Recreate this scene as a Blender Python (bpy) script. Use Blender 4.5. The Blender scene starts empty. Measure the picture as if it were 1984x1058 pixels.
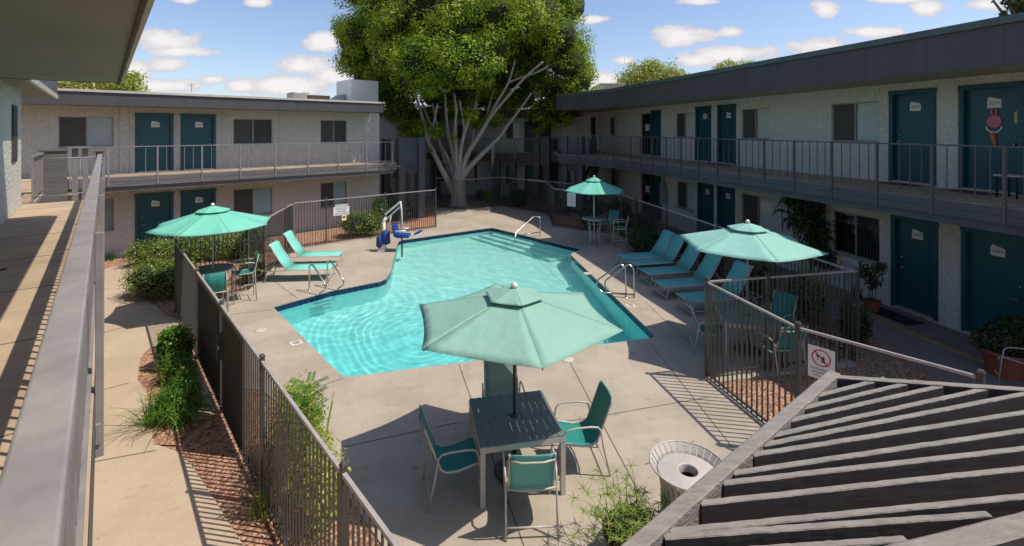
import bpy, math, random
import numpy as np
from mathutils import Vector, Matrix
from mathutils.geometry import tessellate_polygon
R = math.radians
random.seed(7)
rng = np.random.default_rng(11)
S = bpy.context.scene
COL = S.collection

# ------------------------------------------------------------------ camera, sky, sun, exposure
EYE = 4.5
FPX, CX, HY = 934.0, 992.0, 252.0
cam_d = bpy.data.cameras.new('camera')
cam = bpy.data.objects.new('camera', cam_d); COL.objects.link(cam)
cam.location = (0, 0, EYE); cam.rotation_euler = (R(90), 0, 0)
cam_d.sensor_width = 36; cam_d.lens = 36 * FPX / 1984
cam_d.shift_y = -(529 - HY) / 1984
cam_d.clip_start = 0.05; cam_d.clip_end = 3000
S.camera = cam

SUNV = Vector((.573, -.096, 1.0)).normalized()
sun_el = math.asin(SUNV.z); sun_az = math.atan2(SUNV.x, SUNV.y)
sun_d = bpy.data.lights.new('sun', 'SUN'); sun_d.energy = 3.35; sun_d.angle = R(.5); sun_d.color = (1, .915, .79)
sun = bpy.data.objects.new('sun', sun_d); COL.objects.link(sun)
sun.rotation_euler = SUNV.to_track_quat('Z', 'Y').to_euler(); sun.location = (20, -5, 40)

S.view_settings.view_transform = 'Standard'; S.view_settings.look = 'None'
S.view_settings.exposure = .46; S.view_settings.gamma = 1; S.view_settings.use_curve_mapping = False
S.render.engine = 'CYCLES'
S.cycles.use_denoising = True
S.cycles.max_bounces = 8; S.cycles.diffuse_bounces = 4; S.cycles.transparent_max_bounces = 16
S.cycles.sample_clamp_indirect = 4

W = bpy.data.worlds.new('World'); S.world = W; W.use_nodes = True
wn, wl = W.node_tree.nodes, W.node_tree.links
for n in list(wn): wn.remove(n)
def N(t, **k):
    n = wn.new(t)
    for a, b in k.items(): setattr(n, a, b)
    return n
def wmath(op, a, b=None, c=None, clamp=False):
    n = N('ShaderNodeMath', operation=op, use_clamp=clamp)
    for i, v in enumerate((a, b, c)):
        if v is None: continue
        if isinstance(v, (int, float)): n.inputs[i].default_value = v
        else: wl.new(v, n.inputs[i])
    return n.outputs[0]
def build_world():
    sky = N('ShaderNodeTexSky', sky_type='NISHITA', sun_disc=False, sun_elevation=sun_el, sun_rotation=sun_az,
            altitude=300, air_density=1.0, dust_density=1.2, ozone_density=1.6)
    tc = N('ShaderNodeTexCoord')
    sep = N('ShaderNodeSeparateXYZ'); wl.new(tc.outputs['Generated'], sep.inputs[0])
    y = wmath('MAXIMUM', sep.outputs[1], 0.02)
    u = wmath('DIVIDE', sep.outputs[0], y); v = wmath('DIVIDE', sep.outputs[2], y)
    comb = N('ShaderNodeCombineXYZ'); wl.new(u, comb.inputs[0]); wl.new(v, comb.inputs[1])
    # gentle warp of the direction so that the cloud outlines billow
    sc = N('ShaderNodeVectorMath', operation='MULTIPLY'); wl.new(comb.outputs[0], sc.inputs[0]); sc.inputs[1].default_value = (1, 1.7, 1)
    no = N('ShaderNodeTexNoise'); no.inputs['Scale'].default_value = 11; no.inputs['Detail'].default_value = 9; no.inputs['Roughness'].default_value = .66
    wl.new(sc.outputs[0], no.inputs['Vector'])
    clouds = [(325,78,72,24),(352,101,72,12),(325,124,46,15),(415,153,30,10),(322,166,70,14),(585,128,62,22),(560,166,105,24),
              (628,80,42,19),(668,118,22,14),(655,148,45,20),(500,4,34,10),(355,2,30,7),(1325,70,66,20),(1208,117,22,10),(1418,62,28,11),
              (1165,155,42,20),(1345,118,46,18),(1425,104,95,18),(1590,88,70,19),(1692,62,66,11),(1600,15,30,18),(1795,17,45,16),
              (1735,0,60,8),(1925,8,60,12),(1357,3,44,8),(1150,38,34,8),(470,166,36,14),(262,140,30,30),(700,170,60,20),(1260,150,50,10),(240,175,60,14),
              (2150,60,120,24),(-120,60,140,30),(2350,120,150,24)]
    acc = None
    for (cx, cy, rx, ry) in clouds:
        m = N('ShaderNodeMapping', vector_type='POINT')
        # (p - c) / r  as a point mapping
        m.inputs['Location'].default_value = (-(cx - CX) / FPX / (rx / FPX), -(HY - cy) / FPX / (ry / FPX), 0)
        m.inputs['Scale'].default_value = (FPX / rx, FPX / ry, 0)
        wl.new(comb.outputs[0], m.inputs['Vector'])
        ln = N('ShaderNodeVectorMath', operation='LENGTH'); wl.new(m.outputs[0], ln.inputs[0])
        d = wmath('SUBTRACT', 1.0, ln.outputs['Value'])
        acc = d if acc is None else wmath('SMOOTH_MAX', acc, d, .1)
    # other part of the sky: scattered generic clouds
    no2 = N('ShaderNodeTexNoise'); no2.inputs['Scale'].default_value = 5; no2.inputs['Detail'].default_value = 6
    sc2 = N('ShaderNodeVectorMath', operation='MULTIPLY'); wl.new(tc.outputs['Generated'], sc2.inputs[0]); sc2.inputs[1].default_value = (1, 1, 2.6)
    wl.new(sc2.outputs[0], no2.inputs['Vector'])
    gen = wmath('MULTIPLY_ADD', no2.outputs[0], 5.0, -3.1)
    back = wmath('LESS_THAN', sep.outputs[1], .05)
    front = wmath('SUBTRACT', 1.0, back)
    acc = wmath('MAXIMUM', acc, -1.0)
    nz = wmath('MULTIPLY_ADD', no.outputs[0], 2.8, -1.42)
    dens = wmath('ADD', wmath('MULTIPLY_ADD', acc, 1.15, .12), nz)
    dens = wmath('ADD', wmath('MULTIPLY', dens, front), wmath('MULTIPLY', gen, back))
    ramp = N('ShaderNodeMapRange', interpolation_type='SMOOTHSTEP'); wl.new(dens, ramp.inputs[0])
    ramp.inputs[1].default_value = -.06; ramp.inputs[2].default_value = .38
    mask = wmath('MULTIPLY', ramp.outputs[0], .92)
    up = N('ShaderNodeMapRange'); wl.new(sep.outputs[2], up.inputs[0]); up.inputs[1].default_value = -.02; up.inputs[2].default_value = .03
    mask = wmath('MULTIPLY', mask, up.outputs[0])
    shade = N('ShaderNodeMapRange'); wl.new(dens, shade.inputs[0]); shade.inputs[1].default_value = 0; shade.inputs[2].default_value = .9
    cc = N('ShaderNodeMix', data_type='RGBA'); wl.new(shade.outputs[0], cc.inputs[0])
    cc.inputs[6].default_value = (3.0, 2.9, 3.15, 1); cc.inputs[7].default_value = (4.65, 4.4, 4.3, 1)
    mix = N('ShaderNodeMix', data_type='RGBA'); wl.new(mask, mix.inputs[0]); tint = N('ShaderNodeVectorMath', operation='MULTIPLY'); wl.new(sky.outputs[0], tint.inputs[0]); tint.inputs[1].default_value = (.78, .76, .81); wl.new(tint.outputs[0], mix.inputs[6]); wl.new(cc.outputs[2], mix.inputs[7])
    bg = N('ShaderNodeBackground'); bg.inputs['Strength'].default_value = .15
    wl.new(mix.outputs[2], bg.inputs[0])
    out = N('ShaderNodeOutputWorld'); wl.new(bg.outputs[0], out.inputs[0])
build_world()

# ------------------------------------------------------------------ helpers
def G(x, y, z=0.0):
    Z = FPX * (EYE - z) / (y - HY)
    return Vector(((x - CX) * Z / FPX, Z, z))
def P(x, y, Z):
    return Vector(((x - CX) * Z / FPX, Z, EYE - (y - HY) * Z / FPX))

MATS = {}
def newmat(name):
    m = bpy.data.materials.new(name); m.use_nodes = True
    MATS[name] = m
    nt = m.node_tree; b = nt.nodes['Principled BSDF']
    return m, nt, b
def mat(name, col, rough=.6, col2=None, scale=6.0, bump=0.0, bscale=40.0, metal=0.0, spec=.5, detail=5, dist=.02, stretch=None, vary=None, coat=0):
    m, nt, b = newmat(name)
    b.inputs['Base Color'].default_value = (*col, 1); b.inputs['Roughness'].default_value = rough
    b.inputs['Metallic'].default_value = metal; b.inputs['Specular IOR Level'].default_value = spec
    tc = nt.nodes.new('ShaderNodeTexCoord'); vec = tc.outputs['Object']
    if stretch:
        mp = nt.nodes.new('ShaderNodeMapping'); mp.inputs['Scale'].default_value = stretch
        nt.links.new(vec, mp.inputs[0]); vec = mp.outputs[0]
    if col2 is not None:
        n = nt.nodes.new('ShaderNodeTexNoise'); n.inputs['Scale'].default_value = scale; n.inputs['Detail'].default_value = detail
        n.inputs['Roughness'].default_value = .65
        nt.links.new(vec, n.inputs['Vector'])
        mr = nt.nodes.new('ShaderNodeMapRange'); mr.inputs[1].default_value = .32; mr.inputs[2].default_value = .68
        nt.links.new(n.outputs[0], mr.inputs[0])
        mx = nt.nodes.new('ShaderNodeMix'); mx.data_type = 'RGBA'
        mx.inputs[6].default_value = (*col, 1); mx.inputs[7].default_value = (*col2, 1)
        nt.links.new(mr.outputs[0], mx.inputs[0]); nt.links.new(mx.outputs[2], b.inputs['Base Color'])
    if bump:
        n = nt.nodes.new('ShaderNodeTexNoise'); n.inputs['Scale'].default_value = bscale; n.inputs['Detail'].default_value = 4
        nt.links.new(vec, n.inputs['Vector'])
        bp = nt.nodes.new('ShaderNodeBump'); bp.inputs['Strength'].default_value = bump; bp.inputs['Distance'].default_value = dist
        nt.links.new(n.outputs[0], bp.inputs['Height']); nt.links.new(bp.outputs[0], b.inputs['Normal'])
    return m
def leafmat(name, c1, c2, scale=1.2, rough=.45, trans=.3, fine=9.0):
    m, nt, b = newmat(name)
    tc = nt.nodes.new('ShaderNodeTexCoord')
    n = nt.nodes.new('ShaderNodeTexNoise'); n.inputs['Scale'].default_value = scale; n.inputs['Detail'].default_value = 2
    nt.links.new(tc.outputs['Object'], n.inputs['Vector'])
    n2 = nt.nodes.new('ShaderNodeTexNoise'); n2.inputs['Scale'].default_value = fine; n2.inputs['Detail'].default_value = 2
    nt.links.new(tc.outputs['Object'], n2.inputs['Vector'])
    ad = nt.nodes.new('ShaderNodeMath'); ad.operation = 'ADD'; nt.links.new(n.outputs[0], ad.inputs[0]); nt.links.new(n2.outputs[0], ad.inputs[1])
    mr = nt.nodes.new('ShaderNodeMapRange'); mr.inputs[1].default_value = .75; mr.inputs[2].default_value = 1.25
    nt.links.new(ad.outputs[0], mr.inputs[0])
    mx = nt.nodes.new('ShaderNodeMix'); mx.data_type = 'RGBA'; mx.inputs[6].default_value = (*c1, 1); mx.inputs[7].default_value = (*c2, 1)
    nt.links.new(mr.outputs[0], mx.inputs[0])
    nt.links.new(mx.outputs[2], b.inputs['Base Color']); b.inputs['Roughness'].default_value = rough
    tr = nt.nodes.new('ShaderNodeBsdfTranslucent'); nt.links.new(mx.outputs[2], tr.inputs[0])
    ms = nt.nodes.new('ShaderNodeMixShader'); ms.inputs[0].default_value = trans
    nt.links.new(b.outputs[0], ms.inputs[1]); nt.links.new(tr.outputs[0], ms.inputs[2])
    nt.links.new(ms.outputs[0], nt.nodes['Material Output'].inputs[0])
    return m

M = {}
M['stucco'] = mat('stucco', (.63,.59,.52), .92, (.48,.45,.395), 13, detail=3, bump=1, bscale=20, dist=.03)
M['stucco_green'] = mat('stucco_pale_green', (.68,.665,.585), .92, (.50,.495,.43), 12, detail=3, bump=1, bscale=17, dist=.03)
M['fascia'] = mat('fascia_paint', (.072,.066,.068), .55, (.054,.05,.052), 3, bump=.25, bscale=12, stretch=(1,1,.2))
M['slate'] = mat('slate_paint', (.088,.093,.105), .6, (.068,.073,.085), 2, bump=.2, bscale=20)
M['trim_light'] = mat('trim_light', (.55,.50,.43), .6, (.42,.38,.33), 4)
M['trim_green'] = mat('trim_green', (.085,.115,.11), .5, (.06,.085,.08), 4)
M['board'] = mat('painted_board', (.16,.148,.145), .6, (.115,.105,.105), 3, bump=.4, bscale=9, stretch=(.25,.25,3))
M['soffit'] = mat('soffit_paint', (.30,.285,.235), .85, (.24,.23,.185), .8, bump=.3, bscale=8)
M['door'] = mat('door_paint', (.008,.085,.105), .38, (.006,.07,.088), 2, bump=.08, bscale=30)
M['door_trim'] = mat('door_trim_paint', (.008,.085,.105), .45, (.006,.065,.08), 3)
M['rail'] = mat('rail_paint', (.27,.25,.245), .42, (.2,.185,.18), 5)
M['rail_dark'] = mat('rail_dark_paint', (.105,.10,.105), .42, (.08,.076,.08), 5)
M['rail_cap'] = mat('rail_cap_paint', (.33,.305,.30), .5, (.22,.2,.2), 5, detail=9, bump=.15, bscale=60, dist=.004)
M['fence'] = mat('fence_paint', (.068,.061,.056), .5, (.05,.045,.041), 6)
M['fence_cap'] = mat('fence_rail_glare', (.40,.365,.34), .4, (.31,.28,.26), 8)  # top rails far paler than the fence: sun glare put into the colour
M['deckfloor'] = mat('walkway_concrete', (.48,.37,.25), .85, (.34,.25,.165), 1.6, bump=.3, bscale=25, dist=.01)
M['steel'] = mat('stainless_steel', (.62,.60,.57), .22, (.5,.48,.45), 8, metal=1)
M['alu'] = mat('painted_aluminium', (.52,.48,.43), .38, (.44,.40,.36), 12)
M['silver'] = mat('silver_paint', (.50,.465,.425), .4, (.42,.39,.355), 14)
M['sling'] = mat('teal_sling', (.018,.24,.21), .62, (.013,.19,.17), 8, bump=.2, bscale=300, dist=.002)
M['sling_light'] = mat('aqua_sling', (.22,.63,.53), .62, (.18,.56,.47), 6, bump=.2, bscale=300, dist=.002)
M['sling_grey'] = mat('grey_green_sling', (.27,.35,.31), .7, (.22,.30,.265), 8, bump=.2, bscale=300, dist=.002)
M['sling_mid'] = mat('sea_green_sling', (.12,.43,.40), .6, (.10,.38,.35), 8, bump=.2, bscale=300, dist=.002)
M['table_slat'] = mat('charcoal_slat', (.15,.175,.185), .42, (.12,.142,.15), 20, bump=.15, bscale=60, stretch=(1,.1,1), dist=.004)
M['table_grey'] = mat('grey_table_top', (.12,.125,.125), .45, (.09,.095,.095), 9)
M['table_glass'] = mat('frosted_table_top', (.30,.38,.37), .25, (.24,.31,.3), 6)
M['white'] = mat('white_powder_coat', (.78,.76,.73), .4, (.68,.66,.63), 9)
M['blue'] = mat('blue_plastic', (.008,.065,.32), .35, (.006,.05,.26), 4)
M['navy'] = mat('navy_cover', (.012,.035,.15), .75, (.02,.06,.24), 7, bump=.5, bscale=12, dist=.03)
M['terracotta'] = mat('terracotta', (.34,.10,.05), .8, (.24,.07,.038), 5, bump=.2, bscale=30)
M['black'] = mat('black_rubber', (.012,.012,.012), .8, (.02,.02,.02), 20)
M['dark'] = mat('dark_interior', (.010,.011,.013), .7)
M['screen'] = mat('window_screen', (.075,.072,.06), .6, (.06,.056,.048), 2)
M['blind'] = mat('white_blind', (.80,.82,.78), .7, (.72,.74,.70), 2)
M['mullion'] = mat('window_frame_metal', (.36,.34,.30), .4, (.28,.265,.235), 9)
M['roofing'] = mat('roof_membrane', (.5,.45,.4), .9, (.38,.34,.30), 1)
M['galv'] = mat('galvanised_metal', (.42,.39,.36), .45, (.3,.28,.26), 4, metal=.5)
M['ac_dark'] = mat('condenser_grille', (.10,.055,.045), .6, (.07,.04,.035), 12)
M['joint'] = mat('joint_filler', (.12,.095,.075), .9)
M['curb'] = mat('yellow_curb_paint', (.50,.33,.07), .8, (.36,.23,.06), 5, bump=.2, bscale=50)
M['sign'] = mat('sign_face', (.74,.74,.72), .4, (.66,.66,.64), 3)
M['sign_black'] = mat('sign_ink_black', (.02,.02,.02), .5)
M['sign_red'] = mat('sign_ink_red', (.45,.02,.02), .45)
M['sign_cream'] = mat('sign_cream', (.78,.66,.42), .5)
M['pink'] = mat('pink_felt', (.62,.22,.28), .8, (.5,.17,.22), 9)
M['orange'] = mat('orange_felt', (.62,.2,.07), .8, (.5,.14,.05), 9)
M['yellow'] = mat('yellow_card', (.6,.56,.14), .6, (.5,.46,.1), 9)
M['mat'] = mat('coir_mat', (.012,.012,.014), .95, (.02,.02,.022), 30, bump=.5, bscale=120, dist=.01)
M['brownmat'] = mat('brown_mat', (.16,.07,.035), .95, (.11,.05,.03), 30, bump=.5, bscale=120, dist=.01)
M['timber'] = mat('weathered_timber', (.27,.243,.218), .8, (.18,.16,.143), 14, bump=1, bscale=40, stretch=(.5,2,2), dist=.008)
M['timber_side'] = mat('dark_timber_side', (.04,.037,.04), .75, (.03,.028,.03), 6, bump=.5, bscale=14, stretch=(.6,2,2.5), dist=.006)  # lath sides, much darker than the tops
M['bark'] = mat('bark', (.50,.43,.36), .9, (.33,.28,.23), 3, bump=.9, bscale=9, stretch=(2,2,.35), dist=.05)
M['bark_dark'] = mat('dark_bark', (.12,.09,.065), .9, (.08,.06,.045), 4, bump=.8, bscale=12, dist=.03)
M['ficus'] = leafmat('ficus_leaf', (.065,.17,.008), (.40,.50,.022), .9, trans=.35, fine=3, rough=.6)
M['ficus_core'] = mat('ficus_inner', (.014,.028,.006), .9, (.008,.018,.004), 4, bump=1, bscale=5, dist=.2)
M['hedge'] = leafmat('hedge_leaf', (.085,.15,.02), (.23,.29,.045), 3, trans=.2, fine=18)
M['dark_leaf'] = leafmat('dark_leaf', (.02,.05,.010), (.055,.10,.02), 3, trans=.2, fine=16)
M['bright_leaf'] = leafmat('bright_leaf', (.045,.15,.014), (.16,.30,.03), 3, trans=.35, fine=20)
M['lime_leaf'] = leafmat('lime_leaf', (.24,.32,.04), (.44,.48,.08), 1.5, trans=.4)
M['blade'] = leafmat('grass_blade', (.12,.22,.03), (.30,.34,.08), 6, trans=.35, fine=25)
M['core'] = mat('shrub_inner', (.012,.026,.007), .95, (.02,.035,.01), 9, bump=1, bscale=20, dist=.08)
M['pole'] = mat('umbrella_pole', (.42,.47,.44), .35, (.33,.38,.36), 6)
M['pole_dark'] = mat('umbrella_pole_bronze', (.05,.052,.05), .4, (.035,.036,.035), 6)
M['tile'] = mat('pool_tile', (.004,.008,.045), .15, (.007,.016,.085), 5)
M['depth_marker'] = mat('marker_tile', (.75,.72,.66), .5, (.6,.58,.52), 12)
M['skim'] = mat('skimmer_lid', (.56,.52,.46), .6, (.46,.42,.36), 14)

# concrete with stains
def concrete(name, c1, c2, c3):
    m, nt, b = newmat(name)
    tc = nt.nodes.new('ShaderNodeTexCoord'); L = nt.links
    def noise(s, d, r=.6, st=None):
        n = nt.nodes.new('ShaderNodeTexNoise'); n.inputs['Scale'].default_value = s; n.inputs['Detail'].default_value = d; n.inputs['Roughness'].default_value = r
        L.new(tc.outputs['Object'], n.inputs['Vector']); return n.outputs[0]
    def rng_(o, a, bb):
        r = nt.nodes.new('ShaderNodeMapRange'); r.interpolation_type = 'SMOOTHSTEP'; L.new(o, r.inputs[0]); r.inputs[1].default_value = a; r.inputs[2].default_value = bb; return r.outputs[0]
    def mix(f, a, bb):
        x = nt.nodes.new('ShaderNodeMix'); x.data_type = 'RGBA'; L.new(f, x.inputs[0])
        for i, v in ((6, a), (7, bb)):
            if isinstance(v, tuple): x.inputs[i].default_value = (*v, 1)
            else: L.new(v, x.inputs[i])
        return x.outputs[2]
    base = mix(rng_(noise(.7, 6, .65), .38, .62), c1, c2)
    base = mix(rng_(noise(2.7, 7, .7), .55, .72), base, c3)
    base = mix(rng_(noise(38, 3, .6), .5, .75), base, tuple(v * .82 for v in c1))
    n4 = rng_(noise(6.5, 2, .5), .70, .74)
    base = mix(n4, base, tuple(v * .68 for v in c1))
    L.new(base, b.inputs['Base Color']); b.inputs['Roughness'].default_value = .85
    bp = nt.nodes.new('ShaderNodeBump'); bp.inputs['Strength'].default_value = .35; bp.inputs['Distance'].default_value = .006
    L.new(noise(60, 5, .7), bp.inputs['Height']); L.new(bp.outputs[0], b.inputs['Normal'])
    return m
M['concrete'] = concrete('pool_deck_concrete', (.42,.36,.287), (.34,.288,.228), (.28,.237,.188))
M['path'] = concrete('path_concrete', (.49,.385,.28), (.42,.325,.232), (.39,.295,.205))
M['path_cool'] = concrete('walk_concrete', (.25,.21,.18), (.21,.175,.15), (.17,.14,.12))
def gravel(name, c1, c2, c3):
    m, nt, b = newmat(name); L = nt.links
    tc = nt.nodes.new('ShaderNodeTexCoord')
    v = nt.nodes.new('ShaderNodeTexVoronoi'); v.inputs['Scale'].default_value = 22; L.new(tc.outputs['Object'], v.inputs['Vector'])
    cr = nt.nodes.new('ShaderNodeValToRGB'); L.new(v.outputs['Color'], cr.inputs[0])
    e = cr.color_ramp.elements; e[0].color = (*c1, 1); e[1].color = (*c3, 1); x = e.new(.5); x.color = (*c2, 1); e[0].position = .2; e[2].position = .8
    L.new(cr.outputs[0], b.inputs['Base Color']); b.inputs['Roughness'].default_value = .95
    bp = nt.nodes.new('ShaderNodeBump'); bp.inputs['Strength'].default_value = 1; bp.inputs['Distance'].default_value = .05; bp.invert = True
    L.new(v.outputs['Distance'], bp.inputs['Height']); L.new(bp.outputs[0], b.inputs['Normal'])
    return m
M['gravel'] = gravel('red_gravel', (.25,.12,.075), (.44,.23,.145), (.55,.34,.23))

def canopy_mat(name, c1, c2):
    m, nt, b = newmat(name); L = nt.links
    tc = nt.nodes.new('ShaderNodeTexCoord')
    n = nt.nodes.new('ShaderNodeTexNoise'); n.inputs['Scale'].default_value = 2.5; n.inputs['Detail'].default_value = 4; L.new(tc.outputs['Object'], n.inputs['Vector'])
    mx = nt.nodes.new('ShaderNodeMix'); mx.data_type = 'RGBA'; mx.inputs[6].default_value = (*c1, 1); mx.inputs[7].default_value = (*c2, 1); L.new(n.outputs[0], mx.inputs[0])
    L.new(mx.outputs[2], b.inputs['Base Color']); b.inputs['Roughness'].default_value = .75
    n2 = nt.nodes.new('ShaderNodeTexNoise'); n2.inputs['Scale'].default_value = 4; n2.inputs['Detail'].default_value = 5; L.new(tc.outputs['Object'], n2.inputs['Vector'])
    bp = nt.nodes.new('ShaderNodeBump'); bp.inputs['Strength'].default_value = .6; bp.inputs['Distance'].default_value = .05
    L.new(n2.outputs[0], bp.inputs['Height']); L.new(bp.outputs[0], b.inputs['Normal'])
    tr = nt.nodes.new('ShaderNodeBsdfTranslucent'); L.new(mx.outputs[2], tr.inputs[0])
    ms = nt.nodes.new('ShaderNodeMixShader'); ms.inputs[0].default_value = .22; L.new(b.outputs[0], ms.inputs[1]); L.new(tr.outputs[0], ms.inputs[2])
    L.new(ms.outputs[0], nt.nodes['Material Output'].inputs[0])
    return m
M['canopy'] = canopy_mat('aqua_canvas', (.22,.68,.53), (.19,.62,.48))
M['canopy_faded'] = canopy_mat('faded_sage_canvas', (.32,.56,.46), (.28,.50,.41))
M['canopy_pale'] = canopy_mat('pale_aqua_canvas', (.34,.66,.57), (.30,.60,.52))

def glassy(name, tint=(.55,.6,.6), f=.12):
    m, nt, b = newmat(name); L = nt.links; nt.nodes.remove(b)
    t = nt.nodes.new('ShaderNodeBsdfTransparent'); t.inputs[0].default_value = (*tint, 1)
    g = nt.nodes.new('ShaderNodeBsdfGlossy'); g.inputs['Roughness'].default_value = .02
    fr = nt.nodes.new('ShaderNodeFresnel'); fr.inputs[0].default_value = 1.5
    ad = nt.nodes.new('ShaderNodeMath'); ad.operation = 'ADD'; ad.use_clamp = True; ad.inputs[1].default_value = f; L.new(fr.outputs[0], ad.inputs[0])
    ms = nt.nodes.new('ShaderNodeMixShader'); L.new(ad.outputs[0], ms.inputs[0]); L.new(t.outputs[0], ms.inputs[1]); L.new(g.outputs[0], ms.inputs[2])
    L.new(ms.outputs[0], nt.nodes['Material Output'].inputs[0]); return m
M['glass'] = glassy('window_glass', (.9,.93,.92), .01)

class MB:
    """collects shapes, builds them as one mesh object"""
    def __init__(s, T=None): s.v = []; s.f = []; s.mi = []; s.T = T or Matrix.Identity(4); s.cur = 0; s.sm = []
    def add(s, vs, fs, smooth=False):
        o = len(s.v); s.v += [s.T @ Vector(v) for v in vs]
        for f in fs: s.f.append([i + o for i in f]); s.mi.append(s.cur); s.sm.append(smooth)
        return s
    def box(s, x0, x1, y0, y1, z0, z1):
        return s.add([(x0,y0,z0),(x1,y0,z0),(x1,y1,z0),(x0,y1,z0),(x0,y0,z1),(x1,y0,z1),(x1,y1,z1),(x0,y1,z1)],
                     [(0,3,2,1),(4,5,6,7),(0,1,5,4),(1,2,6,5),(2,3,7,6),(3,0,4,7)])
    def bar(s, p, q, w, h=None, up=(0,0,1)):
        h = h or w; p = Vector(p); q = Vector(q); d = (q - p).normalized(); up = Vector(up)
        if abs(d.dot(up)) > .98: up = Vector((0,1,0))
        a = d.cross(up).normalized() * w / 2; b = a.cross(d).normalized() * h / 2
        vs = [p-a-b, p+a-b, p+a+b, p-a+b, q-a-b, q+a-b, q+a+b, q-a+b]
        return s.add(vs, [(0,1,2,3),(7,6,5,4),(0,4,5,1),(1,5,6,2),(2,6,7,3),(3,7,4,0)])
    def tube(s, pts, r, n=8, cap=True, smooth=True):
        pts = [Vector(p) for p in pts]; k = len(pts); rs = r if isinstance(r, (list, tuple)) else [r] * k
        vs = []; prev = None
        for i, p in enumerate(pts):
            t = (pts[min(i+1, k-1)] - pts[max(i-1, 0)]).normalized()
            if prev is None: a = t.cross(Vector((0,0,1)) if abs(t.z) < .9 else Vector((1,0,0))).normalized()
            else: a = (prev - t * prev.dot(t)).normalized()
            prev = a; b = t.cross(a)
            for j in range(n):
                an = 2*math.pi*j/n; vs.append(p + (a*math.cos(an) + b*math.sin(an)) * rs[i])
        fs = [(i*n+j, i*n+(j+1)%n, (i+1)*n+(j+1)%n, (i+1)*n+j) for i in range(k-1) for j in range(n)]
        if cap: fs += [tuple(reversed(range(n))), tuple(range((k-1)*n, k*n))]
        return s.add(vs, fs, smooth)
    def lathe(s, prof, n=24, c=(0,0,0), smooth=True, cap=True):
        vs = [(c[0]+r*math.cos(2*math.pi*j/n), c[1]+r*math.sin(2*math.pi*j/n), c[2]+z) for r, z in prof for j in range(n)]
        k = len(prof)
        fs = [(i*n+j, i*n+(j+1)%n, (i+1)*n+(j+1)%n, (i+1)*n+j) for i in range(k-1) for j in range(n)]
        if cap: fs += [tuple(reversed(range(n))), tuple(range((k-1)*n, k*n))]
        return s.add(vs, fs, smooth)
    def poly(s, pts, z0, z1=None, holes=()):
        """flat sheet (z1 None) or prism from xy points"""
        loops = [[Vector((p[0], p[1], 0)) for p in pts]] + [[Vector((p[0], p[1], 0)) for p in h] for h in holes]
        tris = tessellate_polygon(loops); fl = [p for l in loops for p in l]
        def orient(t):
            a, b, c = (fl[i] for i in t); return t if (b-a).cross(c-a).z > 0 else (t[0], t[2], t[1])
        tris = [orient(t) for t in tris]
        zt = z0 if z1 is None else z1
        s.add([(p.x, p.y, zt) for p in fl], tris)
        if z1 is not None:
            s.add([(p.x, p.y, z0) for p in fl], [t[::-1] for t in tris])
            for l in loops:
                n = len(l); s.add([(p.x,p.y,z0) for p in l] + [(p.x,p.y,z1) for p in l], [(i,(i+1)%n,n+(i+1)%n,n+i) for i in range(n)])
        return s
    def text(s, body, size, place, align='CENTER'):
        """place: Matrix mapping text plane (x right, y up, z out)"""
        c = bpy.data.curves.new('lettering', 'FONT'); c.body = body; c.size = size; c.align_x = align; c.extrude = .0008; c.resolution_u = 2; c.space_line = 1.0
        o = bpy.data.objects.new('lettering', c); COL.objects.link(o)
        bpy.context.view_layer.update()
        dg = bpy.context.evaluated_depsgraph_get(); me = o.evaluated_get(dg).to_mesh()
        vs = [place @ v.co for v in me.vertices]; fs = [tuple(p.vertices) for p in me.polygons]
        s.add(vs, fs); o.evaluated_get(dg).to_mesh_clear()
        bpy.data.objects.remove(o); bpy.data.curves.remove(c)
        return s
    def build(s, name, mats, parent=None, bevel=0, kind=None, wn=False):
        if not isinstance(mats, (list, tuple)): mats = [mats]
        me = bpy.data.meshes.new(name)
        org = root_loc(parent) if parent else Vector((0,0,0))
        inv = root_inv(parent) if parent else Matrix.Identity(4)
        me.from_pydata([tuple(inv @ v) for v in s.v], [], s.f)
        for m in mats: me.materials.append(m)
        me.polygons.foreach_set('material_index', s.mi)
        me.polygons.foreach_set('use_smooth', s.sm)
        me.update()
        o = bpy.data.objects.new(name, me); COL.objects.link(o)
        if parent: o.parent = parent
        if bevel:
            b = o.modifiers.new('bevel', 'BEVEL'); b.width = bevel; b.segments = 2; b.limit_method = 'ANGLE'; b.angle_limit = R(40)
        if kind: o['kind'] = kind
        return o
WORLDM = {}
def root_inv(o):
    m = WORLDM.get(o.name)
    return m.inverted() if m is not None else (root_inv(o.parent) if o.parent else Matrix.Identity(4))
def root_loc(o): return Vector((0,0,0))
def thing(name, label, cat, loc=(0,0,0), rz=0, group=None):
    o = bpy.data.objects.new(name, None); COL.objects.link(o)
    o.location = loc; o.rotation_euler = (0,0,rz); o.empty_display_size = .1
    o['label'] = label; o['category'] = cat
    if group: o['group'] = group
    WORLDM[o.name] = Matrix.Translation(Vector(loc)) @ Matrix.Rotation(rz, 4, 'Z')
    return o
def local(name, label, cat, group=None):
    """a thing modelled about its own origin, moved afterwards"""
    return thing(name, label, cat, (0,0,0), 0, group)
def tag(o, label, cat, group=None):
    o['label'] = label; o['category'] = cat
    if group: o['group'] = group
    return o
def recentre(o):
    """move a single mesh thing's origin to its base"""
    me = o.data; co = np.empty(len(me.vertices)*3); me.vertices.foreach_get('co', co); co = co.reshape(-1,3)
    c = np.array([(co[:,0].min()+co[:,0].max())/2, (co[:,1].min()+co[:,1].max())/2, co[:,2].min()])
    me.vertices.foreach_set('co', (co-c).ravel()); me.update(); o.location = tuple(c); return o
def kids(o): return [c for c in bpy.data.objects if c.parent == o]
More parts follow.
